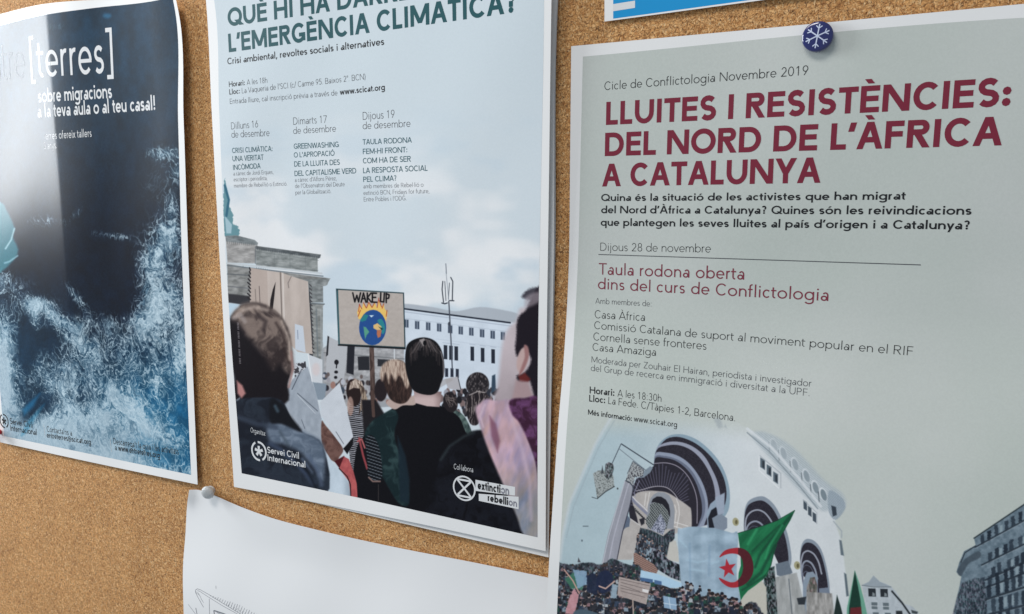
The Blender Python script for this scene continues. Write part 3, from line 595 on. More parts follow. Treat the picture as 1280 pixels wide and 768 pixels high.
# ---- the sea on the workshop poster
def picture_sea():
    box = (-870, -250, -528, 192); p = Picture('sea_print', box, 2.6, (24, 38, 58)); U, V = p.U, p.V
    # work in even sheet units (cm) so that the foam is not stretched
    x, z = p.X/10.0, p.Z/10.0
    deep = np.array([12, 22, 38.]); navy = np.array([16, 48, 70.]); blue = np.array([20, 84, 122.])
    t = sstep(330, 60, V)[..., None]; p.img = deep*(1-t) + navy*t
    b = (sstep(390, 520, V)*sstep(60, 200, U))[..., None]; p.img = p.img*(1-b) + blue*b
    b = (sstep(330, 430, V)*sstep(150, 20, U)*.6)[..., None]; p.img = p.img*(1-b) + np.array([24, 62, 88.])*b
    n = fbm(x*.9, z*.9, 5, 100); p.img *= (0.74 + n*.52)[..., None]
    def blob(cx, cy, rx, ry, a, rot=0):
        c, d = math.cos(math.radians(rot)), math.sin(math.radians(rot)); u = (U-cx)*c + (V-cy)*d; v = -(U-cx)*d + (V-cy)*c
        return a*np.exp(-(u/rx)**2 - (v/ry)**2)
    m = (blob(4,480,20,60,1.3) + blob(4,425,9,34,.7) + blob(40,545,60,22,1.2) + blob(120,560,50,22,.95) + blob(95,528,34,22,.75) + blob(78,520,14,26,.7,20) + blob(47,382,17,8,1.0) + blob(43,396,6,18,.75) + blob(74,400,30,7,.8,38) + blob(95,428,18,7,.7,35)
         + blob(90,450,40,30,.42) + blob(70,478,30,18,.55) + blob(196,345,24,40,.95) + blob(212,300,16,26,.85) + blob(216,262,10,22,.6) + blob(205,382,26,22,1.1) + blob(182,398,20,10,.6) + blob(226,440,8,44,.85)
         + blob(150,440,60,34,.36) + blob(180,480,50,40,.40) + blob(140,490,44,16,.55,25) + blob(165,515,46,8,.85,42) + blob(130,515,30,16,.6) + blob(200,545,46,20,.55,20) + blob(214,590,40,9,.85) + blob(165,575,50,12,.6,12)
         + blob(140,295,24,5,.42,8) + blob(60,276,26,8,.3) + blob(205,192,20,9,.55) + blob(222,215,10,14,.4) + blob(98,374,22,6,.55,52) + blob(95,268,14,5,.3,-50) + blob(70,34,14,7,.2) + blob(120,405,80,12,.28) + blob(190,420,40,16,.38) + blob(192,235,30,50,.17) + blob(0,350,14,14,.35)
         + blob(15,365,26,20,.3) + blob(170,335,10,30,.2) + .10*sstep(180, 420, V))
    hole = blob(33,430,10,30,.6,8) + blob(60,425,12,16,.3) + blob(140,345,34,34,.35) + blob(32,520,7,18,.65,30) + blob(120,478,12,10,.2); m = np.clip(m - hole, 0, 1.4)
    m = m*(.30 + .90*fbm(x*.45, z*.45, 4, 105))
    wx = x + (fbm(x*.45, z*.45, 3, 110)-.5)*4.0 + (fbm(x*1.8, z*1.8, 3, 111)-.5)*1.0; wz = z + (fbm(x*.45+40, z*.45, 3, 120)-.5)*4.0 + (fbm(x*1.8+40, z*1.8, 3, 121)-.5)*1.0
    def cells(s, sd, w):                                  # threads of foam along the borders of drifting cells
        a = wx*s; b = wz*s; ia = np.floor(a).astype(int); ib = np.floor(b).astype(int); T = np.random.default_rng(sd).random((2, 128, 128)); f1 = np.full(a.shape, 9.); f2 = f1.copy()
        for da in (-1, 0, 1):
            for db in (-1, 0, 1):
                ca, cb_ = (ia + da) & 127, (ib + db) & 127; d = np.hypot(ia + da + T[0][ca, cb_] - a, ib + db + T[1][ca, cb_] - b)
                f2 = np.where(d < f1, f1, np.minimum(f2, d)); f1 = np.minimum(f1, d)
        return np.exp(-((f2 - f1)/w)**1.3)
    brk = fbm(wx*2.0, wz*2.0, 3, 160); fine = fbm(x*9, z*9, 2, 161)
    t1 = cells(1.15, 130, .13)*sstep(.34, .60, brk + m*.20); t2 = cells(2.3, 140, .17)*sstep(.36, .62, 1 - brk + m*.25); t3 = cells(5.0, 150, .26)*sstep(.40, .62, fbm(wx*1.1, wz*1.1, 2, 165) + m*.18)
    f = np.clip(t1*sstep(.05, .32, m) + t2*.8*sstep(.10, .50, m) + t3*.75*sstep(.18, .7, m), 0, 1)*(.55 + .8*fine)
    body = sstep(.50, 1.05, m + (fbm(wx*1.5, wz*1.5, 4, 170)-.5)*1.0)
    lay_ = lambda a, c: (lambda q: p.img*(1-q) + np.array(c)*q)(np.clip(a, 0, 1)[..., None])
    p.img = lay_(sstep(.10, .8, m)*(.25 + .5*fbm(wx, wz, 3, 180))*.8, [44, 104, 138]); p.img = lay_(body*.80, [160, 184, 200]); p.img = lay_(f*.80, [200, 216, 226])
    dk = sstep(.55, .72, fbm(wx*2.2+7, wz*2.2, 3, 185))*sstep(.25, .7, m)*(1-.8*body); p.img = lay_(dk*.55, [18, 56, 84])
    lowb = sstep(505, 545, V + (fbm(x*.7, z*.7, 3, 186)-.5)*50)*sstep(230, 150, U); p.img = lay_(lowb*(.35 + .5*fbm(wx*.9, wz*.9, 3, 187)), [168, 187, 200])
    p.img = lay_(sstep(24, 6, U + (fbm(x*1.2, z*1.2, 3, 188)-.5)*22)*sstep(420, 450, V)*.6, [176, 192, 204])
    # teal hull shape at the left edge and a few loose streaks of foam
    p.fill([(-40,232),(0,252),(8,262),(18,284),(16,296),(22,318),(-10,345),(-60,330)], (56,128,142), 2.2, .85)
    p.line([(18,286),(14,300),(7,311)], 2.0, (170,200,210), 1.2, .9); p.line([(22,320),(12,327),(6,329)], 2.0, (150,190,205), 1.2, .8)
    p.ell(134, 20, 5, 3, (40,104,142), 2.5, 0, .8); p.fill([(26,545),(34,528),(48,512),(56,505),(44,524),(34,540)], (34,120,160), 2.5, .5); p.fill([(28,512),(40,500),(50,492),(42,508),(30,520)], (30,110,156), 3, .7)
    p.grain(16, 1.1, 190)
    return p

# ---- the rally on the conflict poster
def picture_rally():
    box = (-190, -333, 119, 104); p = Picture('rally_print', box, 3.2, (177, 185, 181)); rng = np.random.default_rng(11)
    p.img += ((fbm(p.U/160, p.V/160, 3, 200)-.5)*9)[..., None]*np.array([1, .6, .9]); g = zz(680, 520, 3.097)
    # white building
    def wall(U, V):
        t = sstep(740, 960, U)[..., None]; return np.array([160,180,187])*(1-t) + np.array([192,199,202])*t + ((fbm(U/20, V/20, 3, 201)-.5)*8)[..., None]
    top = lambda U, V: sstep(515, 552, V - np.maximum(0, U-860)*.08 + 0*U)
    p.fill([(762,526),(800,515),(880,510),(935,536),(970,556),(1002,582),(1030,604),(1048,622),(1057,632),(1044,650),(1053,685),(1062,768),(1062,800),(690,800),(700,700),(704,665),(712,630),(725,597),(742,560)], wall, 1.2, 1, cut=top)
    p.line([(764,522),(744,556),(727,596),(712,630),(704,668),(700,700)], 3.4, (184,194,198), 2, .8); p.line([(768,526),(748,560),(731,600),(717,634),(708,672)], 1.2, (140,154,162), 1, .5)
    # dusty dark marks at the top of the facade
    p.fill([(892,524),(900,522),(904,534),(898,536)], (150,160,164), 2, .7); p.fill([(905,534),(907,530),(909,536)], (150,160,164), 1, .6)
    # cornice and arcade
    p.fill([(955,540),(990,558),(1030,600),(1052,616),(1057,632),(1040,636),(1020,634),(960,570),(940,545)], lambda U, V: np.array([150,162,168])[None,None] + ((np.sin((U*.8-V)*2.2) > .3)*22)[...,None], 3, .8)
    for i, (x, y) in enumerate([(967,556),(979,566),(993.5,580),(1007.7,594.5),(1019,609),(1029,618)]):
        a = .35 + .13*i; p.ell(x, y, 4.6, 9, (196,204,208), .8, -18, a); p.ell(x+.6, y+1, 3.4, 7.6, (112,126,134), .8, -18, a)
        p.line([(x-6, y-3),(x-5, y+10)], 1, (70,80,88), .6, a)
    p.line([(934,536),(965,560),(1000,600),(1026,633)], 3.2, (196,203,207), 1, .9); p.line([(934,541),(962,565),(997,605),(1022,636)], 1.4, (118,130,138), .7, .9)
    p.fill([(1036,614),(1050,620),(1057,632),(1053,642),(1044,650),(1036,640)], lambda U, V: np.array([120,134,144])[None,None] + ((np.sin((U*1.2-V*.7)*2.5) > 0)*34)[...,None], .8, .9)
    p.fill([(1039,632),(1045,634),(1046,644),(1041,646)], (48,58,68), .8); p.line([(1042,652),(1052,664),(1052,672)], 1.5, (150,160,166), .8)
    for x, y in ((953.3,580),(961.3,588.5),(969.5,597.5)):
        p.fill([(x-3,y-8),(x+3,y-4.5),(x+3,y+8),(x-3,y+4)], (82,96,106), .5); p.fill([(x-.5,y-4),(x+2.2,y-3),(x+2.2,y+6),(x-.5,y+4)], (42,50,58), .5)
    p.line([(950,570),(976,592),(976,610)], 1.2, (160,168,174), .6); p.line([(949,571),(949,588),(973,610)], 1.0, (210,215,218), .6)
    for x, y in ((1006.5,632),(1012.2,639.5),(1018,647)): p.fill([(x-2.3,y-7),(x+2.1,y-4),(x+2.3,y+7),(x-2,y+4)], (62,74,84), .5)
    p.line([(1004,625),(1021,641),(1021,655)], 1, (160,168,174), .6)
    p.fill([(1049,675),(1052,676),(1055,695),(1051,694)], (90,104,112), .8); p.fill([(1055,716),(1058,718),(1061,745),(1058,746)], (84,98,106), .8)
    # great arch: nested bands
    def dark(U, V): return np.array([36,34,44])[None,None] + ((fbm(U*1.5, V*1.5, 2, 210)-.5)*34)[...,None]
    z = zz(780, 520, 6.4)
    tail = [(560,900),(60,900),(40,760),(60,600),(100,505),(150,480),(240,400)]
    def band(pts, col, soft=.5): p.fill(z(list(map(tuple, curve(pts, 40))) + tail), col, soft)
    band([(240,380),(250,290),(300,200),(370,155),(440,146),(560,178),(680,268),(770,378),(830,520),(848,650),(830,768),(780,840)], (128,150,164))
    band([(244,330),(300,222),(345,182),(410,168),(540,203),(660,290),(750,400),(805,520),(820,640),(800,740),(770,830)], dark)
    band([(250,300),(268,250),(340,213),(430,207),(540,240),(640,320),(700,420),(745,520),(770,640),(765,768),(740,860)], (140,146,162))
    band([(250,300),(268,264),(340,238),(430,234),(530,270),(610,340),(670,430),(715,540),(730,640),(722,740),(700,860)], dark)
    band([(245,330),(252,298),(330,294),(420,315),(500,362),(560,425),(615,510),(652,600),(672,700),(668,790),(640,880)], (132,142,160))
    band([(244,345),(250,326),(330,322),(410,342),(490,388),(550,450),(595,530),(632,620),(650,700),(640,800),(600,880)], (96,104,122))
    band([(244,360),(250,340),(330,338),(400,354),(470,398),(530,460),(572,530),(604,620),(622,700),(622,790),(590,880)], (34,32,42))
    p.line(z(curve([(245,381),(340,377),(420,400),(500,468),(550,555),(580,650),(586,768),(584,860)], 30)), 1.0, (150,146,158), .5)
    c0 = z([(290,730)])[0]
    for k in range(30):
        a = math.radians(-176 + k*5.6); r0, r1 = 27, 49 + 4*math.sin(k*.9) ; ca, sa = math.cos(a), math.sin(a)
        if a > math.radians(-30): r1 = 40
        q = [(c0[0]+r0*ca, c0[1]+r0*sa*.98), (c0[0]+r1*.92*ca, c0[1]+r1*sa*1.02)]
        p.line(q, .9, (104,104,124), .6, .7)
    # inner wall and doorway
    h = zz(760, 600, 7.68); bei = lambda U, V: np.array([164,161,158])[None,None] + ((fbm(U/6, V/6, 3, 220)-.5)*16)[...,None]
    p.fill(h([(232,200),(262,140),(310,115),(400,104),(470,108),(560,120),(650,168),(768,250),(800,300),(800,500),(760,520),(640,520),(600,700),(300,700),(290,420)]), bei, .8)
    p.line(z(curve([(100,600),(150,590),(210,572),(280,564),(340,574),(400,620),(440,680)], 24)), 1, (160,158,166), .5)
    for q in ([(365,110+20),(350,250)],[(400,120),(372,270)],[(655,180),(680,250),(685,330),(660,460)],[(640,240),(655,300),(640,420)],[(620,400),(768,445)],[(610,440),(760,480)]): p.line(h(q), .9, (206,206,204), .5, .9)
    p.line(h([(210,150),(260,220),(345,300),(380,330)]), 3.2, (120,124,142), .7); p.line(h([(215,140),(270,200),(350,270),(385,310)]), 1, (196,198,206), .5); p.line(h([(300,10),(250,130),(262,160)]), 1, (130,132,150), .6)
    p.fill(h([(380,310),(385,240),(410,175),(440,140),(480,118),(540,122),(590,150),(625,215),(640,300),(630,470),(380,470),(370,350)]), (132,138,146), .5)
    p.fill(h([(415,220),(430,185),(470,160),(510,162),(555,190),(585,240),(596,300),(596,360),(560,300),(500,240),(440,215)]), (26,26,34), .6)
    lat = lambda U, V: np.where((np.abs(np.sin((U+V)*1.05))*np.abs(np.sin((U-V*.8)*.95)) > .30)[...,None], np.array([128,136,134]), np.array([44,48,54]))
    p.fill(h([(405,235),(450,215),(520,235),(570,290),(590,350),(560,480),(400,470),(365,420),(365,370),(400,320)]), lat, .6)
    p.fill(h([(505,320),(560,430),(530,530),(410,480)]), lambda U, V: np.array([150,156,172])[None,None] + ((fbm(U*.9, V*.9, 2, 230) > .56)*-70)[...,None], .6)
    for i in range(9): p.line(h([(222+i*14, 262+i*13), (250+i*14, 262+i*15)]), 1.0, (26,28,34), .5)
    p.fill(h([(300,380),(350,360),(350,420),(320,440)]), (34,34,42), .8)
    p.fill(h([(180,330),(215,380),(205,450),(165,470),(130,510),(150,420)]), (86,98,116), .6)
    p.fill(h([(215,370),(310,440),(255,700),(230,768),(60,768),(130,500),(170,460),(205,450)]), bei, .6); p.line(h([(215,375),(305,435)]), 1, (190,190,188), .5)
    # dark stair crowd in the doorway
    busy = lambda c, amp, s, sd: (lambda U, V: np.clip(np.array(c)[None,None] + ((sstep(.22, .78, fbm(U/s*1.25, V/s*.55 + fbm(U/4, V/4, 2, sd+7), 3, sd))-.38)*amp*.9)[...,None]*np.array([.98,1,1.02]) + ((fbm(U/s+30, V/s, 2, sd+3)-.5)*30)[...,None]*np.array([1,-.2,.2]), 14, 225))
    p.fill(h([(310,460),(400,480),(530,540),(600,480),(640,470),(640,560),(590,620),(560,768),(440,768),(255,700)]), busy((46,54,62), 60, 1.6, 240), .7)
    for k in range(150):
        a_, b_ = rng.random(), rng.random(); x = 797 + 40*a_ - 4*b_; y = 664 + 26*b_ + 24*a_*.9 + 2
        if y > 722 - (838-x)*.35: continue
        p.ell(x, y+2.4, 1.3, 3.2, [(30,34,44),(40,46,58),(96,106,116),(150,164,174),(128,150,164),(54,60,70)][rng.integers(6)], .5, 0, .9); p.ell(x, y-1.2, .9, 1.0, [(30,26,28),(140,118,110)][rng.integers(2)], .4)
    p.fill(h([(590,600),(650,580),(680,700),(680,790),(560,768)]), (176,176,170), .8)
    p.fill([(792,692),(795,691),(824,710),(818,722),(792,706)], lambda U, V: np.where((np.sin((V-U*.5)*2.6) > .2)[...,None], np.array([150,122,112]), np.array([108,86,80])), .6)
    p.fill([(816,684),(824,690),(836,700),(850,706),(852,727),(838,722),(822,712),(812,698)], busy((50,58,66), 130, 2.2, 250), .6)
    # pilaster, capital, eaves, tile shield
    p.fill([(781,601),(787,598.5),(793,606),(788,628),(778,665),(769,708),(752,706),(760,668),(772,630)], lambda U, V: np.array([140,143,153])[None,None] + ((fbm(U/5, V/30, 2, 260)-.5)*14)[...,None], .5)
    p.line([(781,602),(772,632),(761,670),(753,706)], 1, (176,182,190), .5); p.line([(786,604),(778,632),(767,672),(760,706)], 1.2, (178,180,192), .7, .7); p.line([(792,607),(788,630),(778,666),(770,706)], 1.1, (54,56,68), .5)
    q = zz(740, 540, 7.683)
    p.fill(q([(390,285),(500,370),(492,432),(412,432),(390,520),(322,475),(345,400)]), lambda U, V: np.where((fbm(U*.9, V*.9, 2, 261) > .6)[...,None], np.array([52,52,60]), np.array([150,156,158])), .5)
    p.line(q([(325,470),(360,485),(390,520),(400,560)]), 1.3, (54,60,72), .5); p.fill(q([(500,375),(560,330),(585,345),(560,390),(495,440),(440,440),(490,425)]), (118,132,144), .6)
    p.line(q([(282,116),(592,318)]), 1.3, (52,60,70), .5); p.line(q([(265,166),(520,372)]), .7, (96,106,116), .5); p.line(q([(276,122),(195,300)]), .9, (60,68,78), .5); p.line(q([(395,285),(500,362)]), .9, (60,66,76), .5); p.line(q([(388,295),(340,400)]), .7, (70,76,84), .5)
    p.fill(q([(10,400),(60,372),(125,372),(205,420),(215,525),(130,572),(50,642),(35,540)]), lambda U, V: np.where((fbm(U*1.1, V*1.1, 2, 262) > .62)[...,None], np.array([92,98,98]), np.array([150,158,158])), .6)
    p.line(q([(50,642),(130,575),(215,525)]), 1.1, (50,56,60), .5); p.line(q([(0,628),(40,640)]), .8, (60,66,72), .5)
    p.fill(q([(130,310),(160,290),(205,310),(208,360),(190,430),(150,462),(120,420)]), busy((70,76,80), 110, 1.2, 263), .7); p.fill(q([(100,325),(112,400),(85,405)]), (64,70,76), .7); p.ell(772, 611, 1, 1.2, (60,66,70), .5)
    p.line([(729,658),(735,658)], 1.2, (90,104,112), .6); p.ell(727.5, 676, 1, 1.4, (90,104,112), .6)
    # small arch and column heads right of the great arch
    p.fill([(884,652),(883,642),(888,630),(895,624),(903,625),(906,632),(900,650),(898,664),(884,664)], (134,150,166), .6); p.fill([(886,660),(885,648),(889,638),(895,634),(899,640),(896,652),(893,660)], (22,24,34), .7)
    p.fill([(890,648),(900,642),(909,648),(909,660),(904,664),(893,660)], (116,128,142), .6); p.fill([(894,622),(906,616),(905,642),(897,644)], (142,154,170), 1)
    for x, y in ((919.6,652.5),(996.5,707)): p.ell(x, y, 4, 5.2, (150,148,118), .6, -10); p.ell(x+.8, y+.4, 1.6, 2.8, (92,88,62), .6)
    # second and third arch
    r4 = zz(920, 530, 3.227)
    def arch(outer, n, dx, dy, cx, cy):
        pts = np.array(r4(outer)); sh = lambda t: [(x + (cx-x)*t, y + (cy-y)*t*.9) for x, y in pts]
        p.fill(sh(0), (126,138,150), .5, sm=True); p.fill(sh(.07), dark, .5, sm=True)
        for t, w_, c_ in ((.23, 2.0, (142,148,160)), (.42, 2.2, (132,140,154)), (.50, .7, (90,96,112)), (.62, 1.2, (84,88,104))): p.line(curve(sh(t)[:8], 40), w_, c_, .5)
    o2 = [(38,440),(33,370),(42,325),(62,303),(100,292),(128,302),(160,335),(190,395),(212,460),(224,540),(216,580),(190,580),(150,500),(100,420)]
    c2 = r4([(52,560)])[0]; arch(o2, 5, 0, 0, *c2)
    o3 = [(268,600),(258,550),(262,500),(272,474),(290,464),(318,474),(345,510),(366,580),(378,660),(370,690),(330,690),(300,640)]
    c3 = r4([(276,700)])[0]; arch(o3, 5, 0, 0, *c3)
    p.fill(r4([(270,640),(285,600),(310,596),(330,620),(330,768),(270,768)]), (124,138,152), .6); p.fill(r4([(285,660),(300,620),(318,618),(328,650),(325,768),(290,768)]), busy((96,92,88), 60, 3, 270), .6)
    p.fill(r4([(335,664),(372,660),(384,700),(350,712),(335,700)]), (106,118,134), .7); p.fill(r4([(160,565),(210,552),(228,600),(200,625),(165,610)]), (96,108,120), .7)
    p.fill([(968,722),(996,716),(1008,768),(1008,800),(966,800)], lambda U, V: np.array([150,154,154])[None,None] + ((fbm(U/4, V/20, 3, 271)-.5)*50)[...,None], 1)
    p.fill([(1008,740),(1040,742),(1046,800),(1008,800)], lambda U, V: np.array([140,140,138])[None,None] + ((fbm(U/3, V/8, 3, 272)-.5)*70)[...,None], 1)
    p.fill([(955,712),(968,708),(972,768),(972,800),(954,800)], busy((44,54,56), 110, 1.8, 273), 1); p.line([(986,724),(990,768)], 1.2, (90,98,104), .7); p.fill([(996,748),(1008,746),(1006,756),(998,756)], (40,46,52), .8)
    p.fill([(922,740),(950,722),(958,735),(960,800),(924,800)], (176,176,166), 1)
    # the translucent banner
    p.fill([(847,666),(852,661),(865,658.5),(880,659.5),(899,662),(915,666.5),(922.5,668.6),(921,720),(926,756),(915,764),(905,752),(895,745),(884,746),(872,750),(856,758),(851,725)],
           lambda U, V: np.array([140,162,178])[None,None] + ((fbm(U/16, V/12, 3, 280)-.5)*44)[...,None] + (sstep(.7,1,np.abs(np.sin(U*.11+3.1)))*-10)[...,None], .8)
    for q_ in ([(858,700),(872,703),(885,701)],[(862,712),(880,714)],[(850,676),(858,684)],[(884,738),(900,739)],[(889,705),(898,702)]): p.line(q_, 2, (156,184,200), 1.6, .6)
    for q_ in ([(862,680),(863,730)],[(887,682),(886,720)]): p.line(q_, 2, (108,136,160), 2, .5)
    # crowd
    poly = [(692,700),(700,704),(716,706),(735,703),(752,706),(765,699),(785,706),(800,708),(806,722),(812,734),(824,730),(838,735),(850,738),(856,757),(872,748),(890,744),(904,752),(915,764),(926,762),(940,752),(952,765),(960,800),(692,800)]
    p.fill(poly, busy((52,60,68), 60, 3.0, 290), 1, 1, 1.5)
    for i in range(900):
        x = rng.uniform(692, 946); lim = 704 + max(0, x-800)*.38 + (14 if 800 < x < 850 else 0); y = lim + rng.random()**.8*(778-lim); s = (1.15 + max(0, y-706)/40)*rng.uniform(.75, 1.2)
        hc = [(24,24,30),(30,26,28),(20,24,34),(48,38,36)][rng.integers(4)]; sk = [(150,128,122),(128,108,102),(172,156,150),(100,84,80)][rng.integers(4)]
        bc = [(30,38,54),(22,26,34),(130,146,158),(160,168,172),(34,70,60),(84,92,104),(50,64,84),(26,30,38),(136,108,112),(44,46,52)][rng.integers(10)]
        p.fill([(x-s*1.7, y+s*4),(x-s*1.3, y+s*1.3),(x, y+s*.9),(x+s*1.3, y+s*1.4),(x+s*1.7, y+s*4)], bc, .5, .95)
        p.ell(x, y, s*.85, s*1.15, sk, .5); p.ell(x+rng.uniform(-.4,.2)*s, y-s*.45, s*.95, s*.85, hc, .4)
    p.fill(poly, lambda U, V: np.array([30,34,42])[None,None] + 0*U[...,None], 1, .62, cut=lambda U, V: sstep(.45, .62, fbm(U/1.7+fbm(U/4,V/4,2,293), V/2.3, 3, 292)))
    for q_, c in (([(706,724),(716,716),(730,722),(728,738),(714,736)],(60,110,90)),([(716,712),(733,714),(735,730),(722,736)],(128,158,182)),([(733,720),(742,716),(748,724),(746,744),(734,740)],(26,36,58)),([(748,718),(758,713),(766,720),(764,736),(752,742),(746,734)],(24,34,60)),([(765,730),(772,732),(771,748),(763,748)],(140,162,176)),([(712,746),(718,736),(724,744),(718,768),(706,768)],(190,140,146))): p.fill(q_, c, .8, .9, 1)
    p.fill([(752,707),(760,703.5),(760,708),(751,709)], (60,50,50), .6); p.line([(749,733),(757,736),(768,727)], 1.8, (184,156,144), .6); p.line([(705,712),(716,726),(724,742)], 1.6, (186,150,140), .7); p.fill([(722,703),(723,697),(726,703)], (70,70,76), .6)
    p.fill([(716,768),(724,762),(742,765),(752,772),(752,790),(712,790)], (70,88,100), 1)
    p.fill([(801,713),(820,717),(840,724.5),(852,729),(852,734),(838,735.5),(824,730),(800,723)], (158,188,208), .6); p.fill([(800.5,722),(816,724.5),(816,729),(800.5,726)], (62,92,130), .6); p.fill([(818,725),(827,727),(827,731.5),(818,730)], (70,100,138), .6)
    p.fill([(773.7,721),(813.5,730),(810,745),(808,756),(771.7,744.4)], lambda U, V: np.array([156,146,142])[None,None] + ((fbm(U/2, V/1.5, 2, 300)-.5)*18)[...,None], .5)
    for k in range(5): p.line([(776, 724.5+k*3.6), (812-(k%3)*6, 732.5+k*3.6)], .7, (86,78,78), .4, .8)
    p.fill([(803,736),(811,738),(810,741.5),(803,739.6)], (206,206,206), .5); p.line([(791,750),(792,775)], 1.6, (164,150,140), .5)
    p.fill([(829,745),(845,748),(846,763),(830,760)], (130,158,182), .5); p.line([(836,747),(838,761)], .8, (190,206,216), .5); p.line([(829,754),(846,757)], .8, (190,206,216), .5)
    # flag
    f = zz(820, 630, 5.567)
    grn = lambda U, V: np.array([22,98,62])[None,None] + ((fbm((U*.75+V*.65)/9, (U-V)/60, 3, 310)-.5)*70)[...,None]*np.array([.5,1,.7])
    P = [(570,205),(640,185),(740,155),(840,120),(965,48),(935,115),(890,190),(845,270),(815,370),(800,430),(770,500),(740,530),(690,570),(640,605),(610,640),(590,672),(582,620),(570,560),(575,480),(590,430),(588,340)]
    p.fill(f(P), grn, .5)
    for q_, wd in (([(940,80),(800,250),(720,360),(690,440)],3.0),([(830,290),(770,400),(730,480),(640,560)],4.0),([(860,150),(740,260),(670,330)],2.0),([(600,600),(700,540),(760,500)],2.6)): p.line(f(q_), wd, (12,60,42), 1.6, .75)
    for q_, wd in (([(700,180),(640,280)],3),([(880,150),(790,290),(760,380)],2.5)): p.line(f(q_), wd, (52,150,100), 1.6, .6)
    p.line(f([(570,205),(640,184),(740,154),(840,118),(965,46)]), .8, (16,52,38), .4); p.line(f([(965,48),(890,190),(830,290),(800,430),(740,530)]), .7, (16,52,38), .4)
    cres = [(440,372),(478,326),(540,308),(600,310),(650,345),(676,415),(672,490),(630,550),(570,580),(510,580),(460,548),(438,515),(480,532),(520,546),(560,538),(595,495),(606,440),(600,390),(575,355),(525,346),(478,356)]
    p.fill(f(cres), lambda U, V: np.where((U < 922.6)[...,None], np.array([150,38,48]), np.array([74,24,32])), .5, sm=True)
    star = []
    for k in range(10):
        a = math.radians(-100 + 36*k); rr = 62 if k % 2 == 0 else 25; star.append((500 + rr*math.cos(a), 450 + rr*math.sin(a)*1.12))
    p.fill(f(star), (156,38,50), .5); p.line([(926,752),(922.5,768)], .9, (40,40,44), .5)
    # far house, further flags
    k8 = zz(1040, 690, 8)
    p.fill(k8([(300,330),(330,316),(370,300),(395,262),(415,240),(440,262),(480,300),(540,318),(592,345),(640,400),(720,520),(800,545),(860,600),(880,720),(345,720),(325,480)]), lambda U, V: np.array([166,176,182])[None,None] + ((fbm(U/4, V/4, 3, 320)-.5)*22)[...,None], .6)
    p.fill(k8([(300,335),(370,300),(415,238),(480,300),(592,348),(560,352),(440,348)]), (140,152,160), .7); p.line(k8([(300,335),(420,352),(590,352)]), .9, (96,106,112), .5)
    for x, y in ((400,408),(520,412)): p.fill(k8([(x-38,y-42),(x+36,y-40),(x+40,y+40),(x-34,y+38)]), (34,40,46), .5); p.fill(k8([(x+5,y-5),(x+28,y+8),(x+30,y+34),(x+2,y+34)]), (120,130,134), .5)
    for x, y in ((425,540),(540,545),(440,640),(560,645)): p.fill(k8([(x-32,y-36),(x+28,y-34),(x+30,y+34),(x-28,y+32)]), (92,104,110), .5); p.line(k8([(x-34,y),(x+30,y+2)]), .8, (190,198,202), .4)
    p.line(k8([(600,395),(700,510),(780,624)]), 2.2, (36,42,46), .7); p.fill(k8([(640,590),(700,590),(710,640),(640,640)]), (40,46,50), .8); p.fill(k8([(790,580),(860,600),(850,624),(800,615)]), (60,68,72), .8)
    p.fill(k8([(228,185),(200,330),(150,560),(140,760),(380,760),(320,480),(280,330)]), (96,150,130), .6); p.fill(k8([(228,190),(205,340),(170,560),(165,760),(305,760),(285,480),(255,320)]), (18,52,42), .7); p.fill(k8([(185,560),(290,550),(305,700),(170,700)]), (92,34,38), 1)
    p.fill(k8([(50,430),(20,620),(0,800),(150,800),(85,540)]), (26,42,40), .7)
    # tall house at the right edge
    tb = zz(1180, 620, 5.19)
    p.fill(tb([(195,275),(519,55),(900,-200),(900,900),(40,900),(65,740),(98,600),(112,525),(80,495),(100,430),(130,360),(205,320)]), lambda U, V: np.array([98,116,128])[None,None] + ((fbm(U/4, V/4, 4, 330)-.5)*56)[...,None], .6)
    p.line(tb([(195,275),(519,57),(900,-200)]), 1.6, (40,50,56), .5)
    dx, dz = 324/392., -218/392.
    for rr, (sx, sy, n, hh, ww) in enumerate([(232,290,9,32,15),(275,405,9,32,17),(300,500,9,34,17),(230,575,10,36,16),(180,660,10,40,17),(150,760,10,44,18),(150,850,9,44,18)]):
        for k in range(n):
            x = sx + k*62*dx; y = sy + k*62*dz*(.86 - rr*.09) + rng.uniform(-5, 5); j = rng.uniform(-9, 9)
            p.fill(tb([(x+j,y-hh),(x+ww*1.6+j,y-hh-10),(x+ww*1.7+j,y+hh-8),(x+3+j,y+hh)]), (24,34,46), .6, rng.uniform(.6, .95), 1.2, 400 + k)
            if rng.random() < .5: p.fill(tb([(x+ww*1.8,y-hh),(x+ww*3.0,y-hh-8),(x+ww*3.0,y+hh*.3),(x+ww*1.8,y+hh*.5)]), (138,156,164), .6, .8)
        p.line(tb([(sx-30, sy+hh+12), (sx+500, sy+hh+12+500*dz/dx*(.86-rr*.09))]), 1.8 + rr*.3, (36,46,56), .6, .9); p.line(tb([(sx-30, sy+hh+20), (sx+500, sy+hh+20+500*dz/dx*(.86-rr*.09))]), .8, (146,160,168), .5, .7)
    p.fill(tb([(85,490),(110,440),(150,400),(225,360),(235,400),(160,440),(112,520)]), (58,70,80), 1, .8); p.line(tb([(110,430),(135,370),(205,325)]), 1.2, (36,44,52), .5)
    p.fill(tb([(100,610),(130,560),(260,560),(250,900),(30,900),(60,760)]), busy((52,62,72), 90, 1.6, 340), 1.5, .8)
    p.img = np.clip(p.img + ((fbm(p.U/1.6, p.V/1.6, 2, 350)-.5)*7)[...,None], 0, 255)
    return p

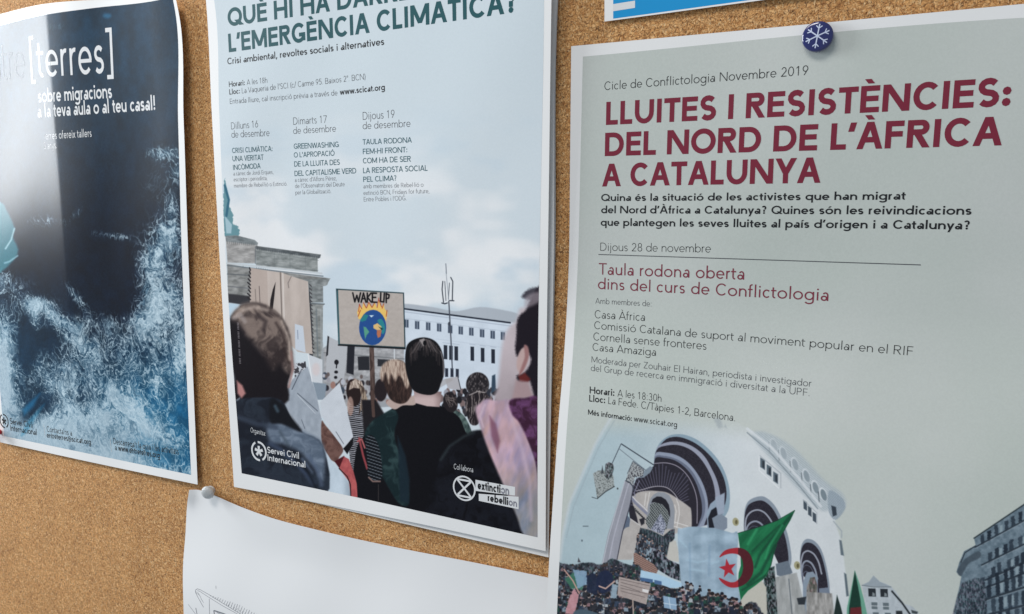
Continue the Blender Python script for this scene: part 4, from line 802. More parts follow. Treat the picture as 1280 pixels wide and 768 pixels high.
# ------------------------------------------------------------------ the cork board
def cork_material():
    m, nt, b = new_mat('pressed_cork'); N = nt.nodes; L = nt.links
    tc = N.new('ShaderNodeTexCoord')
    dn = N.new('ShaderNodeTexNoise'); dn.inputs['Scale'].default_value = 260; dn.inputs['Detail'].default_value = 3
    L.new(tc.outputs['Object'], dn.inputs['Vector'])
    sub = N.new('ShaderNodeVectorMath'); sub.operation = 'SUBTRACT'; sub.inputs[1].default_value = (.5, .5, .5); L.new(dn.outputs['Color'], sub.inputs[0])
    sc = N.new('ShaderNodeVectorMath'); sc.operation = 'SCALE'; sc.inputs['Scale'].default_value = 0.0042; L.new(sub.outputs[0], sc.inputs[0])
    ad = N.new('ShaderNodeVectorMath'); ad.operation = 'ADD'; L.new(tc.outputs['Object'], ad.inputs[0]); L.new(sc.outputs[0], ad.inputs[1])
    def vor(scale, feat='F1'):
        v = N.new('ShaderNodeTexVoronoi'); v.feature = feat; v.inputs['Scale'].default_value = scale; L.new(ad.outputs[0], v.inputs['Vector']); return v
    def ramp(stops):
        r = N.new('ShaderNodeValToRGB'); cr = r.color_ramp
        cr.elements[0].position, cr.elements[0].color = stops[0][0], (*stops[0][1], 1); cr.elements[1].position, cr.elements[1].color = stops[-1][0], (*stops[-1][1], 1)
        for p_, c_ in stops[1:-1]: e = cr.elements.new(p_); e.color = (*c_, 1)
        return r
    v1 = vor(520); v2 = vor(1150); sep1 = N.new('ShaderNodeSeparateColor'); sep2 = N.new('ShaderNodeSeparateColor'); L.new(v1.outputs['Color'], sep1.inputs[0]); L.new(v2.outputs['Color'], sep2.inputs[0])
    r1 = ramp([(0, (.20, .080, .026)), (.07, (.46, .21, .075)), (.45, (.62, .312, .115)), (.8, (.71, .38, .15)), (1, (.84, .53, .26))]); L.new(sep1.outputs[0], r1.inputs[0])
    r2 = ramp([(0, (.12, .045, .014)), (.12, (.40, .18, .062)), (.5, (.65, .33, .115)), (1, (.92, .58, .26))]); L.new(sep2.outputs[1], r2.inputs[0])
    mx = N.new('ShaderNodeMix'); mx.data_type = 'RGBA'; mx.inputs[0].default_value = .48; L.new(r1.outputs[0], mx.inputs[6]); L.new(r2.outputs[0], mx.inputs[7])
    # darker seams and pores between the granules
    ve = vor(520, 'DISTANCE_TO_EDGE'); re = ramp([(0, (.50, .42, .36)), (.10, (1, 1, 1))]); L.new(ve.outputs['Distance'], re.inputs[0])
    m2 = N.new('ShaderNodeMix'); m2.data_type = 'RGBA'; m2.blend_type = 'MULTIPLY'; m2.inputs[0].default_value = .5; L.new(mx.outputs[2], m2.inputs[6]); L.new(re.outputs[0], m2.inputs[7])
    pn = N.new('ShaderNodeTexNoise'); pn.inputs['Scale'].default_value = 700; pn.inputs['Detail'].default_value = 4; pn.inputs['Roughness'].default_value = .65; L.new(tc.outputs['Object'], pn.inputs['Vector'])
    rp = ramp([(0, (.12, .06, .03)), (.345, (.16, .09, .05)), (.40, (1, 1, 1))]); L.new(pn.outputs['Fac'], rp.inputs[0])
    m3 = N.new('ShaderNodeMix'); m3.data_type = 'RGBA'; m3.blend_type = 'MULTIPLY'; m3.inputs[0].default_value = .85; L.new(m2.outputs[2], m3.inputs[6]); L.new(rp.outputs[0], m3.inputs[7])
    big = N.new('ShaderNodeTexNoise'); big.inputs['Scale'].default_value = 22; big.inputs['Detail'].default_value = 4; L.new(tc.outputs['Object'], big.inputs['Vector'])
    rb = ramp([(.3, (.90, .88, .86)), (.7, (1.08, 1.08, 1.08))]); L.new(big.outputs['Fac'], rb.inputs[0])
    m4 = N.new('ShaderNodeMix'); m4.data_type = 'RGBA'; m4.blend_type = 'MULTIPLY'; m4.inputs[0].default_value = 1; L.new(m3.outputs[2], m4.inputs[6]); L.new(rb.outputs[0], m4.inputs[7])
    L.new(m4.outputs[2], b.inputs['Base Color']); b.inputs['Roughness'].default_value = .82; b.inputs['Specular IOR Level'].default_value = .25
    prev = m4.outputs[2]
    for ang, sc_, lo, colr, amt in ((.5, (900, 900, 300), .70, (1.0, .74, .42), .55), (-.7, (320, 900, 900), .71, (.95, .66, .34), .5), (.2, (1000, 1000, 420), .70, (.10, .045, .02), .75), (1.2, (420, 1000, 1000), .71, (.09, .04, .02), .75)):
        mp = N.new('ShaderNodeMapping'); mp.inputs['Rotation'].default_value = (0, ang, 0); mp.inputs['Scale'].default_value = sc_; L.new(ad.outputs[0], mp.inputs['Vector'])
        fn = N.new('ShaderNodeTexNoise'); fn.inputs['Scale'].default_value = 1.0; fn.inputs['Detail'].default_value = 1.5; L.new(mp.outputs[0], fn.inputs['Vector'])
        mr = N.new('ShaderNodeMapRange'); mr.inputs['From Min'].default_value = lo - .09; mr.inputs['From Max'].default_value = lo; mr.inputs['To Max'].default_value = amt; L.new(fn.outputs['Fac'], mr.inputs['Value'])
        mm = N.new('ShaderNodeMix'); mm.data_type = 'RGBA'; mm.inputs[7].default_value = (*colr, 1); L.new(mr.outputs[0], mm.inputs[0]); L.new(prev, mm.inputs[6]); prev = mm.outputs[2]
    L.new(prev, b.inputs['Base Color'])
    hm = N.new('ShaderNodeMath'); hm.operation = 'ADD'; L.new(sep1.outputs[2], hm.inputs[0]); L.new(pn.outputs['Fac'], hm.inputs[1])
    hm2 = N.new('ShaderNodeMath'); hm2.operation = 'ADD'; L.new(hm.outputs[0], hm2.inputs[0]); L.new(re.outputs[0], hm2.inputs[1])
    bp = N.new('ShaderNodeBump'); bp.inputs['Strength'].default_value = .65; bp.inputs['Distance'].default_value = .0006; L.new(hm2.outputs[0], bp.inputs['Height']); L.new(bp.outputs['Normal'], b.inputs['Normal'])
    return m
x0, x1, z0, z1, dp = -1.75, .75, OZ - .85, OZ + .62, .012
cb = mesh('cork_board', [(x0,0,z0),(x1,0,z0),(x1,0,z1),(x0,0,z1),(x0,dp,z0),(x1,dp,z0),(x1,dp,z1),(x0,dp,z1)],
          [(0,1,2,3),(5,4,7,6),(1,5,6,2),(4,0,3,7),(3,2,6,7),(4,5,1,0)], cork_material())
tag(cb, 'tan speckled pressed cork notice board behind all the papers', 'notice board')

# ------------------------------------------------------------------ papers
PW = np.array([.85, .85, .845])
m_paper = paper_mat('white_paper', PW, .5)
m_paper_c = paper_mat('white_poster_paper', PW*.97, .5)
m_plain = paper_mat('plain_copy_paper', (.82, .825, .83), .6)
black = ink('black_ink', (.016, .017, .02)); grey = ink('grey_ink', (.085, .09, .10)); grey2 = ink('light_grey_ink', (.16, .165, .18)); teal = ink('teal_ink', (.012, .085, .10)); teal2 = ink('soft_teal_ink', (.03, .11, .135))
maroon = ink('maroon_ink', (.20, .022, .044)); maroon2 = ink('dull_maroon_ink', (.21, .035, .058)); whiteink = ink('unprinted_white', (.72, .73, .74)); whiteink2 = ink('warm_unprinted_white', (.62, .63, .64)); halfgrey = ink('faded_ink', (.22, .22, .26))
pencil = ink('pencil_grey', (.20, .21, .24)); cyan = ink('cyan_ink', (.012, .29, .62), .4)
bd = lambda pts: [board(*p) for p in pts]
sm = lambda a, b, x: sstep(a, b, x)

def wob(X, Z, s):                     # slack waviness of a hanging sheet
    return .30*np.sin(X/31. + s)*np.sin(Z/43. + 2*s) + .16*np.sin(X/17. - Z/29. + 3*s)
def poster(label):
    return empty('poster', (0, 0, 0), label, 'poster')
def write(par, lift, name, runs, a, b, top, mat, prefix=None, track=0.0, cut=None, label=None):
    if isinstance(runs, str): runs = [(runs, .11)]
    if prefix:
        # a and b bound only the last words; the line starts further left
        _, a1 = run_quads(runs, track); _, a0 = run_quads([(prefix, runs[0][1])], track)
        f = a0 / a1; h = a[1] - top
        A, B = np.array(board(*a)), np.array(board(*b)); A2 = A - (B - A)*f; ra = reading(*A2)
        runs = [(prefix, runs[0][1])] + runs; pol = line_polys(runs, a, b, top, track)
        # rebuild from the true start
        X0, Z0 = A2; wid = np.linalg.norm(B - A2); ex = (B - A2)/wid; ez = np.array([-ex[1], ex[0]])
        cap = math.dist(board(a[0], top), board(*a)); q, adv = run_quads(runs, track); sx = wid/adv
        pol = [(k, [A2 + ex*v[0]*sx + ez*v[1]*cap for v in pp]) for k, poly in q for pp in split_long(poly, cap, 4.0)]
    else:
        pol = line_polys(runs, a, b, top, track)
    if cut is not None:
        A = np.array(board(*a)); B = np.array(board(*b)); d = (B - A)/np.dot(B - A, B - A)
        pol = [(k, pp) for k, pp in pol if cut[0] <= np.dot(np.mean(np.array(pp), 0) - A, d) < cut[1]]
    return pol
def letters(par, lift, name, items, mat, off=.10, label=None):
    """items = list of polygon lists -> one lettering part"""
    return lay(name, [x for it in items for x in it], lift, mat, par, off, label)
def bar(p, q, w, m=4):
    """a printed straight rule between two board points"""
    p, q = np.array(p, float), np.array(q, float); d = q - p; L = np.linalg.norm(d); n = np.array([-d[1], d[0]])/L*w/2
    k = max(1, int(L/m)); return [(0, [p + d*i/k - n, p + d*(i+1)/k - n, p + d*(i+1)/k + n, p + d*i/k + n]) for i in range(k)]
def ring(c, r0, r1, a0=0, a1=360, n=40, k=0):
    a = np.radians(np.linspace(a0, a1, n + 1)); c = np.array(c)
    return [(k, [c + r0*np.array([math.cos(s), math.sin(s)]), c + r1*np.array([math.cos(s), math.sin(s)]), c + r1*np.array([math.cos(t), math.sin(t)]), c + r0*np.array([math.cos(t), math.sin(t)])]) for s, t in zip(a[:-1], a[1:])]
def disc(c, r, n=24, k=0):
    a = np.linspace(0, 2*np.pi, n + 1)[:-1]; return [(k, [(c[0] + r*math.cos(t), c[1] + r*math.sin(t)) for t in a])]
def service_emblem(par, lift, centre, half_h, mat):
    c = np.array(board(*centre)); r = math.dist(board(centre[0], centre[1] - half_h), c)
    pol = ring(c, r*.80, r, -62, 96, 24) + ring(c, r*.80, r, 118, 276, 24)
    for i in range(5):
        a = math.radians(90 + 72*i); d = np.array([math.cos(a), math.sin(a)]); n = np.array([-d[1], d[0]])
        pol.append((i + 1, [c - n*r*.10, c + d*r*.52 - n*r*.15, c + d*r*.52 + n*r*.15, c + n*r*.10]))
    return lay('emblem', pol, lift, mat, par, .10)

# ---- workshop poster with the sea picture (left)
def lift_a(X, Z):
    # the sheet bellies out along a fold near its left third and lifts off the board at its right edge
    top = sm(-200, 70, Z)
    q = np.clip((X + 850)/148., 0, 1)                              # even rise up to the fold at X = -702
    r = 10.5*np.where(q < 1, q**1.45, 1)*(1 - .8*sm(-712, -560, X))*(0.08 + .92*top)
    return 2.4 + .6*wob(X, Z, 1) + r + 2.0*sm(-640, -535, X) + .8*np.sin(Z/60.0)*sm(-700, -560, X)
a_edges = ([(-834,184),(-772.6,187.1),(-705.6,188.7),(-644,185),(-585,178.5),board(220,0)], [(-836,-248.5),(-690,-247.6),board(247,606)],
           [(-834,184),(-835,-20),(-836,-248.5)], bd([(220,0),(223.7,18),(229.5,150),(234.6,300),(240.5,450),(247,606)]))
a_print = ([(-826,175.5),(-774,176.8),(-713,179),(-640,177.5),board(190,1.8),board(215.5,-3)], [(-828,-240.5),board(238.8,593.8)],
           [(-826,175.5),(-828,-240.5)], bd([(215.5,-3),(218.3,11),(222.5,150),(226.6,300),(232.4,450),(238.8,593.8)]))
pa = poster('workshop poster with a dark blue sea and white foam picture, at the far left')
sheet('paper_sheet', a_edges, lift_a, m_paper, pa, 150, 70)
ps = picture_sea(); print_sheet('sea_picture', a_print, lift_a, print_mat('sea_print', ps.image((1.02,1.05,1.04)), .30, 1.0, .15, 420), pa, ps.box, 150, 70)
letters(pa, lift_a, 'title_lettering', [write(pa, lift_a, '', [('[terres]', .115)], (36.5, 97.6), (143.5, 90.5), 49.5, None)], whiteink)
letters(pa, lift_a, 'light_title_lettering', [write(pa, lift_a, '', [('entre', .07)], (-24, 101.6), (33, 97.8), 54, None)], ink('glare_dimmed_ink', (.30,.32,.35)))  # glare washing out these letters is put into the dim ink colour
letters(pa, lift_a, 'subtitle_lettering', [write(pa, lift_a, '', [('sobre migracions', .17)], (47.6,128.4), (140.5,122.6), 111.5, None),
        write(pa, lift_a, '', [('a la teva aula o al teu casal!', .17)], (47,147.4), (195,137.6), 131, None)], whiteink)
letters(pa, lift_a, 'small_lettering', [write(pa, lift_a, '', [('erres ofereix tallers', .13)], (57,174.6), (115,171.2), 165, None),
        write(pa, lift_a, '', [('3 anys.', .13)], (55,187), (71.5,185.6), 178, None)], whiteink2)
service_emblem(pa, lift_a, (5.0, 526.5), 8.8, black)
letters(pa, lift_a, 'organiser_lettering', [write(pa, lift_a, '', [('Servei Civil', .15)], (12.5,530), (41,535.2), 522.8, None), write(pa, lift_a, '', [('Internacional', .15)], (12.8,538.6), (46.5,544.4), 531.4, None)], black)
letters(pa, lift_a, 'contact_lettering', [write(pa, lift_a, '', [("Contacta'ns a", .11)], (58.5,539.8), (90.4,545), 532.8, None), write(pa, lift_a, '', [('entreterres@scicat.org', .16)], (58.5,547.2), (114,556.2), 540.4, None)], black)
letters(pa, lift_a, 'guide_lettering', [write(pa, lift_a, '', [("Descarrega't la guia i les activitats", .12)], (141.7,555.2), (223.8,568.6), 547.6, None), write(pa, lift_a, '', [('a ', .11), ('www.entreterres.org', .17)], (143.5,562.8), (200,573.2), 555.4, None)], black)
for q_ in (((54.5,531),(56.5,547)), ((137.5,549),(139.5,565))): lay('divider_rule', bar(board(*q_[0]), board(*q_[1]), .5), lift_a, whiteink2, pa, .1)

# ---- climate poster (centre) and the two sheets under it
def lift_b(X, Z): return 2.8 + wob(X, Z, 2) + 5.0*sm(-380, -195, X)*(.7 + .3*sm(-240, 100, Z)) + 2.2*sm(-60, 120, Z) + 1.6*np.exp(-((Z + 20)/80)**2)*sm(-420, -490, X)
def lift_b2(X, Z): return 1.5 + 2.2*sm(-380, -195, X)
def lift_b3(X, Z): return .8 + .5*sm(-380, -195, X)
e2 = ([(-494,189),(-187.5,188)], [board(298,606.5), board(685.7,697)], [(-494,189),(-485,0),board(298,606.5)], [(-187.5,188)] + bd([(696.3,0),(692,330),(688.8,500),(685.7,697)]))
u1 = empty('poster', (0,0,0), 'white sheet directly under the climate poster, its margin peeping out right and below', 'poster'); sheet('paper_sheet', e2, lift_b2, m_paper, u1, 40, 60)
e3 = ([(-490,190),(-186,189.5)], [board(306,607), board(684.6,693.5)], [(-490,190),board(306,607)], [(-186,189.5)] + bd([(697.8,0),(693.8,330),(689.6,500),(684.6,693.5)]))
u2 = empty('poster', (0,0,0), 'rearmost white sheet of the stack behind the climate poster, only a thin right edge shows', 'poster'); sheet('paper_sheet', e3, lift_b3, m_paper, u2, 40, 60)
b_edges = ([(-499,187),(-194,187)], bd([(292.5,608.8),(420,633.5),(560,662.5),(682,689.3)]), [(-499,187)] + bd([(257.3,0),(264.6,140),(271.6,270),(281.5,440),(292.5,608.8)]), [(-194,187)] + bd([(689.3,0),(685.6,270),(683.2,440),(682,689.3)]))
b_print = ([(-490.5,178.5),(-200,179)], bd([(302.1,591.8),(430,618.5),(560,647),(671.9,671.9)]), [(-490.5,178.5)] + bd([(267.6,0),(274,140),(279.3,270),(289.9,440),(302.1,591.8)]), [(-200,179)] + bd([(680,0),(675.4,270),(672.4,440),(671.9,671.9)]))
pb = poster('climate emergency poster with teal heading and a protest crowd picture, in the middle')
sheet('paper_sheet', b_edges, lift_b, m_paper, pb, 60, 80)
pc_ = picture_climate(); print_sheet('protest_picture', b_print, lift_b, print_mat('climate_print', pc_.image((1.20,1.16,1.13)), .42, .35, .08), pb, pc_.box, 60, 80)
LB = lambda t, a, b, top, w=.11, **k: write(pb, lift_b, '', [(t, w)] if isinstance(t, str) else t, a, b, top, None, **k)
# first heading line runs on past the top of the photograph: scale it from its first words
_, wa = run_quads([('QUÈ HI HA ', .2)]); _, wb = run_quads([('QUÈ HI HA DARRERE DE', .2)])
A_, B_ = np.array(board(284.4, 33.6)), np.array(board(420.5, 13.2)); E_ = reading(*(A_ + (B_ - A_)*wb/wa))
letters(pb, lift_b, 'title_lettering', [LB('QUÈ HI HA DARRERE DE', (284.4,33.6), E_, 11.0, .22), LB("L'EMERGÈNCIA CLIMÀTICA?", (285.2,65.8), (646.5,15.4), 42.6, .22)], teal)
letters(pb, lift_b, 'subtitle_lettering', [LB('Crisi ambiental, revoltes socials i alternatives', (284,80.9), (480.6,56.2), 72.8, .16)], black)
letters(pb, lift_b, 'bold_details_lettering', [LB('Horari:', (286,109), (306.3,106.6), 102.2, .17), LB('Lloc:', (286.5,118.6), (300.2,117), 111.8, .17)], black)
letters(pb, lift_b, 'website_lettering', [LB('www.scicat.org', (424.7,118.9), (481.4,112.6), 111.3, .18)], black)
letters(pb, lift_b, 'details_lettering', [LB('A les 18h', (308.5,106.4), (334.5,103.6), 99.6, .085), LB("La Vaqueria de l'SCI (c/ Carme 95. Baixos 2ª. BCN)", (302,117), (457.5,99.4), 110.2, .085), LB('Entrada lliure, cal inscripció prèvia a través de', (287,130.2), (422,119.3), 123.8, .085)], grey)
letters(pb, lift_b, 'date_lettering', [LB('Dilluns 16', (288.5,162), (323,159.3), 153.4, .08), LB('de desembre', (289,172.4), (337.2,170.2), 163.8, .08), LB('Dimarts 17', (366,156.2), (409,153.6), 147.2, .08), LB('de desembre', (366.2,167.7), (420.3,164.7), 159.2, .08),
        LB('Dijous 19', (452.9,150.1), (493.7,147.3), 140.4, .08), LB('de desembre', (453,161.8), (513.4,158.6), 152.8, .08)], grey)
letters(pb, lift_b, 'talk_title_lettering', [LB('CRISI CLIMÀTICA:', (290,191.6), (341,189), 185.2, .15), LB('UNA VERITAT', (290.4,202), (329.5,200), 195.4, .15), LB('INCÒMODA', (290.9,212.8), (325.8,210.6), 206.4, .15)], teal2, label='teal talk title of the first evening')
letters(pb, lift_b, 'talk_title_lettering', [LB('GREENWASHING', (367,186.4), (423.7,184), 179.8, .15), LB("O L'APROPACIÓ", (367.2,197.2), (418.4,194.8), 190.8, .15), LB('DE LA LLUITA DES', (367.6,208.6), (425,206.2), 202, .15), LB('DEL CAPITALISME VERD', (368,220.4), (445.5,216.9), 213.8, .15)], teal2, label='teal talk title of the second evening')
letters(pb, lift_b, 'talk_title_lettering', [LB('TAULA RODONA', (453.2,181), (514.8,178.4), 174.4, .15), LB('FEM-HI FRONT:', (453.3,193), (509.5,190.6), 186.2, .15), LB('COM HA DE SER', (453.4,204.6), (513.7,202.2), 197.8, .15), LB('LA RESPOSTA SOCIAL', (453.6,216.8), (534.8,213.6), 210, .15), LB('PEL CLIMA?', (453.8,227.8), (496,226), 221.2, .15)], teal2, label='teal talk title of the third evening')
letters(pb, lift_b, 'speaker_lettering', [LB('a càrrec de Jordi Erques,', (291.5,219.7), (342,217.6), 214.6, .09), LB('escriptor i periodista,', (292,227), (334.4,225.2), 222, .09), LB('membre de Rebel·lió o Extinció.', (292.3,234.8), (359.3,232.2), 229.8, .09),
        LB("a càrrec d'Alfons Pérez,", (368.4,227.8), (420.9,225.6), 222.4, .09), LB("de l'Observatori del Deute", (368.6,235.4), (431,233), 230, .09), LB('per la Globalització.', (369,243.4), (414.2,241.6), 238.2, .09),
        LB('amb membres de Rebel·lió o', (454,235.8), (529.5,233.6), 230.4, .09), LB('extinció BCN, Fridays for future,', (454.2,244), (537,241.6), 238.6, .09), LB("Entre Pobles i l'ODG.", (454.4,252.2), (508.4,250.6), 246.6, .09)], grey2)
for it in (LB('Organitza:', (313,540.4), (332.4,545.2), 534.4, .11), LB('Col·labora', (567,586.4), (591.7,590.8), 579.6, .11)): letters(pb, lift_b, 'small_lettering', [it], whiteink2)
service_emblem(pb, lift_b, (323.6, 564.2), 12.4, whiteink)
letters(pb, lift_b, 'organiser_lettering', [LB('Servei Civil', (333.9,566.1), (374.3,573.8), 558.4, .16), LB('Internacional', (334,575.8), (382.3,585), 568, .16)], whiteink)
c = np.array(board(580.2, 610.7)); r = math.dist(board(580.2, 595), c)
hx = []
s_ = r*.60
for p_, q_ in (((-s_, s_*1.08), (s_, s_*1.08)), ((-s_, -s_*1.08), (s_, -s_*1.08)), ((-s_*.98, s_), (s_*.98, -s_)), ((s_*.98, s_), (-s_*.98, -s_))):
    hx += [(len(hx) % 7 + 1, pp) for _, pp in bar(c + np.array(p_), c + np.array(q_), r*.15)]
lay('hourglass_emblem', ring(c, r*.87, r, 0, 360, 44) + hx, lift_b, whiteink, pb, .10)
def quadpoly(px): return [(0, list(pp)) for pp in split_long([board(*p) for p in px], 1.0, 6.0)]
lay('name_strip', quadpoly([(594.3,613.8),(643.7,619.7),(643.8,608.9),(594.3,599.9)]), lift_b, whiteink, pb, .08)
lay('name_strip', quadpoly([(598.6,626.2),(648.3,636.8),(648.3,621.2),(598.4,617.4)]), lift_b, whiteink, pb, .10)
LX = ('extinction', (596.8,611.4), (636.6,618.9), 600.8); LR = ('rebellion', (609.2,626.4), (646.6,634.2), 617.0)
letters(pb, lift_b, 'partner_lettering', [LB(*LX, .24, cut=(-.1, .76)), LB(*LR, .24, cut=(-.1, .72))], black, .14)
letters(pb, lift_b, 'faded_lettering', [LB(*LX, .20, cut=(.76, 1.1)), LB(*LR, .20, cut=(.72, 1.1))], halfgrey, .14)

# ---- conflict poster (right), its lower half curling away from the board
_zs = np.array([-420,-335,-283,-242,-184,-138,-110,-85,-60,-30,200.]); _hs = np.array([36,35,32,28.5,20.5,13.6,8.6,4.2,1.2,0,0.])
_zf = np.linspace(-420, 200, 1241); _hf = np.interp(_zf, _zs, _hs); _kk = np.hanning(61); _kk /= _kk.sum(); _hf = np.convolve(np.pad(_hf, 30, 'edge'), _kk, 'valid')
def lift_c(X, Z): return 2.0 + wob(X, Z, 4) + np.interp(Z, _zf, _hf)*(1 + .32*sm(-185, 0, X)) + 1.0*sm(-100, 60, X)*sm(-40, 80, Z)
c_edges = ([board(714,58), (-60,102), board(1280,5), (117,100.9)], [(-196,-338), (126,-340)], bd([(714,58),(712.6,200),(711,330),(707.6,405),(703,470),(698.7,520),(693,600),(686.5,700),(683,768)]) + [(-196,-338)], [(117,100.9), (118,-60), (126,-340)])
c_print = ([board(728.6,71), board(1280,22.3), (108,92.2)], [(-188,-329), (117,-331)], bd([(728.6,71),(726,180),(721.8,340),(716.2,440),(709,530),(700.4,680),(696.2,768)]) + [(-188,-329)], [(108,92.2), (110,-60), (117,-331)])
pcn = poster('conflict studies poster with maroon heading and a white arched building picture, at the right')
sheet('paper_sheet', c_edges, lift_c, m_paper_c, pcn, 60, 100)
pr = picture_rally(); pr.box = pr.box; print_sheet('rally_picture', c_print, lift_c, print_mat('rally_print', pr.image((1.22,1.18,1.17)), .5, .5), pcn, pr.box, 60, 100)
LC = lambda t, a, b, top, w=.11, **k: write(pcn, lift_c, '', [(t, w)] if isinstance(t, str) else t, a, b, top, None, **k)
letters(pcn, lift_c, 'series_lettering', [LC('Cicle de Conflictologia Novembre 2019', (754.8,113), (1011,93.6), 102.5, .09)], black)
letters(pcn, lift_c, 'title_lettering', [LC('LLUITES I RESISTÈNCIES:', (755.9,156.6), (1264.4,132.4), 127.8, .225), LC("DEL NORD DE L'ÀFRICA", (754.4,195.5), (1253,181.9), 166.4, .225), LC('A CATALUNYA', (752,233.4), (1026.2,228.7), 205.2, .225)], maroon)
letters(pcn, lift_c, 'question_lettering', [LC('Quina és la situació de les activistes que han migrat', (751,251.6), (1132.3,249.8), 242.8, .18), LC("del Nord d'Àfrica a Catalunya? Quines són les reivindicacions", (751,266.8), (1214.8,268.7), 257.6, .18), LC("que plantegen les seves lluites al país d'origen i a Catalunya?", (750.4,282.4), (1213.2,287.2), 273.2, .18)], black)
letters(pcn, lift_c, 'date_lettering', [LC('Dijous 28 de novembre', (749.5,313.6), (888.9,315.9), 303.6, .075)], black)
lay('divider_rule', bar(board(748,318.3), board(1151,331.4), .5), lift_c, grey, pcn, .1)
letters(pcn, lift_c, 'event_lettering', [LC('Taula rodona oberta', (748,343.3), (931.5,349.9), 329, .115), LC('dins del curs de Conflictologia', (746.6,361.4), (1036.8,376.6), 347.6, .115)], maroon2)
letters(pcn, lift_c, 'members_lettering', [LC('Casa Àfrica', (742.7,397.8), (806.8,401.6), 387.8, .085), LC('Comissió Catalana de suport al moviment popular en el RIF', (742,411.2), (1142,445), 401.6, .085), LC('Cornella sense fronteres', (741,425.4), (883.6,437.6), 415.6, .085), LC('Casa Amaziga', (740,438.4), (820.6,445.2), 428.8, .085)], black)
letters(pcn, lift_c, 'moderator_lettering', [LC('Amb membres de:', (744,379.6), (815,383.4), 372.6, .09), LC('Moderada per Zouhair El Hairan, periodista i investigador', (738.6,453.2), (1014.4,483.8), 445.4, .09), LC('del Grup de recerca en immigració i diversitat a la UPF.', (738,463.7), (1012.6,495.6), 455.8, .09)], grey)
letters(pcn, lift_c, 'bold_details_lettering', [LC('Horari:', (736.6,491.8), (768.4,495.4), 483.2, .18), LC('Lloc:', (736,502), (756.8,504.4), 493.6, .18), LC([('Més informació:', .17)], (734.6,518.4), (790,526.6), 511.8, .17)], black)
letters(pcn, lift_c, 'details_lettering', [LC('A les 18:30h', (771.6,495.9), (827.2,502.6), 487, .09), LC('La Fede. C/Tàpies 1-2, Barcelona.', (759.6,504.9), (919.5,527), 496, .09), LC('www.scicat.org', (792,526.8), (846.6,534.6), 519.6, .13)], black)

# ---- plain sheet with a pencil-like drawing (bottom)
def lift_d(X, Z): return 1.8 + 1.3*wob(X, Z, 5) + 9.5*sm(-258, -380, Z) + 2.2*np.exp(-((X + 430)/60)**2)*sm(-300, -255, Z) + 2.6*np.exp(-((X + 551)/7)**2 - ((Z + 257)/9)**2)
d_edges = (bd([(236.5,612.6),(247,612.4),(265,618.4),(298,632.5),(337,646.8),(396,662.4),(493,684),(600,704.8),(684,722)]) + [(-131,-253)], [(-566,-552),(-131,-548)],
           bd([(236.5,612.6),(234.6,625),(231.8,668),(228.8,707),(229.6,768)]) + [(-567,-460),(-566,-552)], [(-131,-253),(-131,-548)])
dr = empty('drawing_sheet', (0,0,0), 'plain white sheet with a faint line drawing, pinned below the climate poster', 'sheet of paper')
sheet('paper_sheet', d_edges, lift_d, m_plain, dr, 110, 60)
g7 = zz(220, 720, 9.846); strokes = []
def sk(pts, w=.42):
    b_ = [board(*p) for p in pts]
    for p_, q_ in zip(b_[:-1], b_[1:]): strokes.extend([(len(strokes) % 5, pp) for _, pp in bar(p_, q_, w)])
sk(g7([(240,205),(240,175),(262,160),(300,172),(420,240),(600,352),(780,462),(1100,640)]), .45); sk(g7([(262,182),(290,190),(400,262),(560,362),(720,450),(1080,680)]), .40)
sk(g7([(240,205),(262,250),(300,320),(338,388)]), .5); sk(g7([(262,200),(290,240),(318,300),(340,330)]), .4); sk(g7([(240,182),(252,215),(282,232)]), .3); sk(g7([(408,282),(412,470),(416,640)]), .4)
sk(g7([(150,352),(232,460),(290,560)]), .35); sk(g7([(242,395),(258,470),(280,560)]), .7); sk(g7([(465,425),(470,470),(474,600)]), 1.1); sk(g7([(470,428),(590,468),(700,520)]), 1.2); sk(g7([(500,450),(560,478)]), .5); sk(g7([(490,122),(492,160)]), .35)
rs = random.Random(4)
for i in range(26):
    x_ = 420 + i*28; y_ = 250 + i*16.2; L_ = 10 + min(i, 12)*6 + rs.uniform(-6, 6); sk(g7([(x_, y_), (x_ + 6 + i*.9, y_ - L_*.55), (x_ + 14 + i*1.4, y_ - L_)]), .28 + .1*rs.random())
for i in range(7): sk(g7([(640 + i*34, 372 + i*17), (640 + i*34 + 12, 350 + i*17)]), .3)
lay('line_drawing', strokes, lift_d, pencil, dr, .06)

# ---- blue leaflet at the top edge
ea = np.array(board(755.6, 27.2)); eb = np.array(board(953, .4)); ed = (eb - ea)/np.linalg.norm(eb - ea); en = np.array([-ed[1], ed[0]])
def lift_e(X, Z): return 2.4 + 0*X + 1.2*sm(-160, 60, X)
le = empty('leaflet', (0,0,0), 'bright blue leaflet with a white left margin, cut off by the top edge', 'leaflet')
Q = lambda s, t: tuple(ea + ed*s + en*t)
sheet('paper_sheet', ([Q(0,200), Q(212,200)], [Q(0,0), Q(212,0)], [Q(0,200), Q(0,0)], [Q(212,200), Q(212,0)]), lift_e, m_paper, le, 30, 30)
def qsplit(c4, m=8): return [(0, list(pp)) for pp in split_long([np.array(v) for v in c4], 1.0, m)]
lay('blue_panel', qsplit([Q(5.6,1.0), Q(209,1.0), Q(209,196), Q(5.6,196)]), lift_e, cyan, le, .05)
lay('white_bar', qsplit([Q(5.6,5.4), Q(19.4,5.6), Q(19.4,9.8), Q(5.6,9.6)]), lift_e, whiteink, le, .10)
lay('pink_patch', qsplit([Q(64,10.2), Q(92,10.2), Q(92,60), Q(64,60)]), lift_e, ink('pink_ink', (.42,.25,.36)), le, .10)

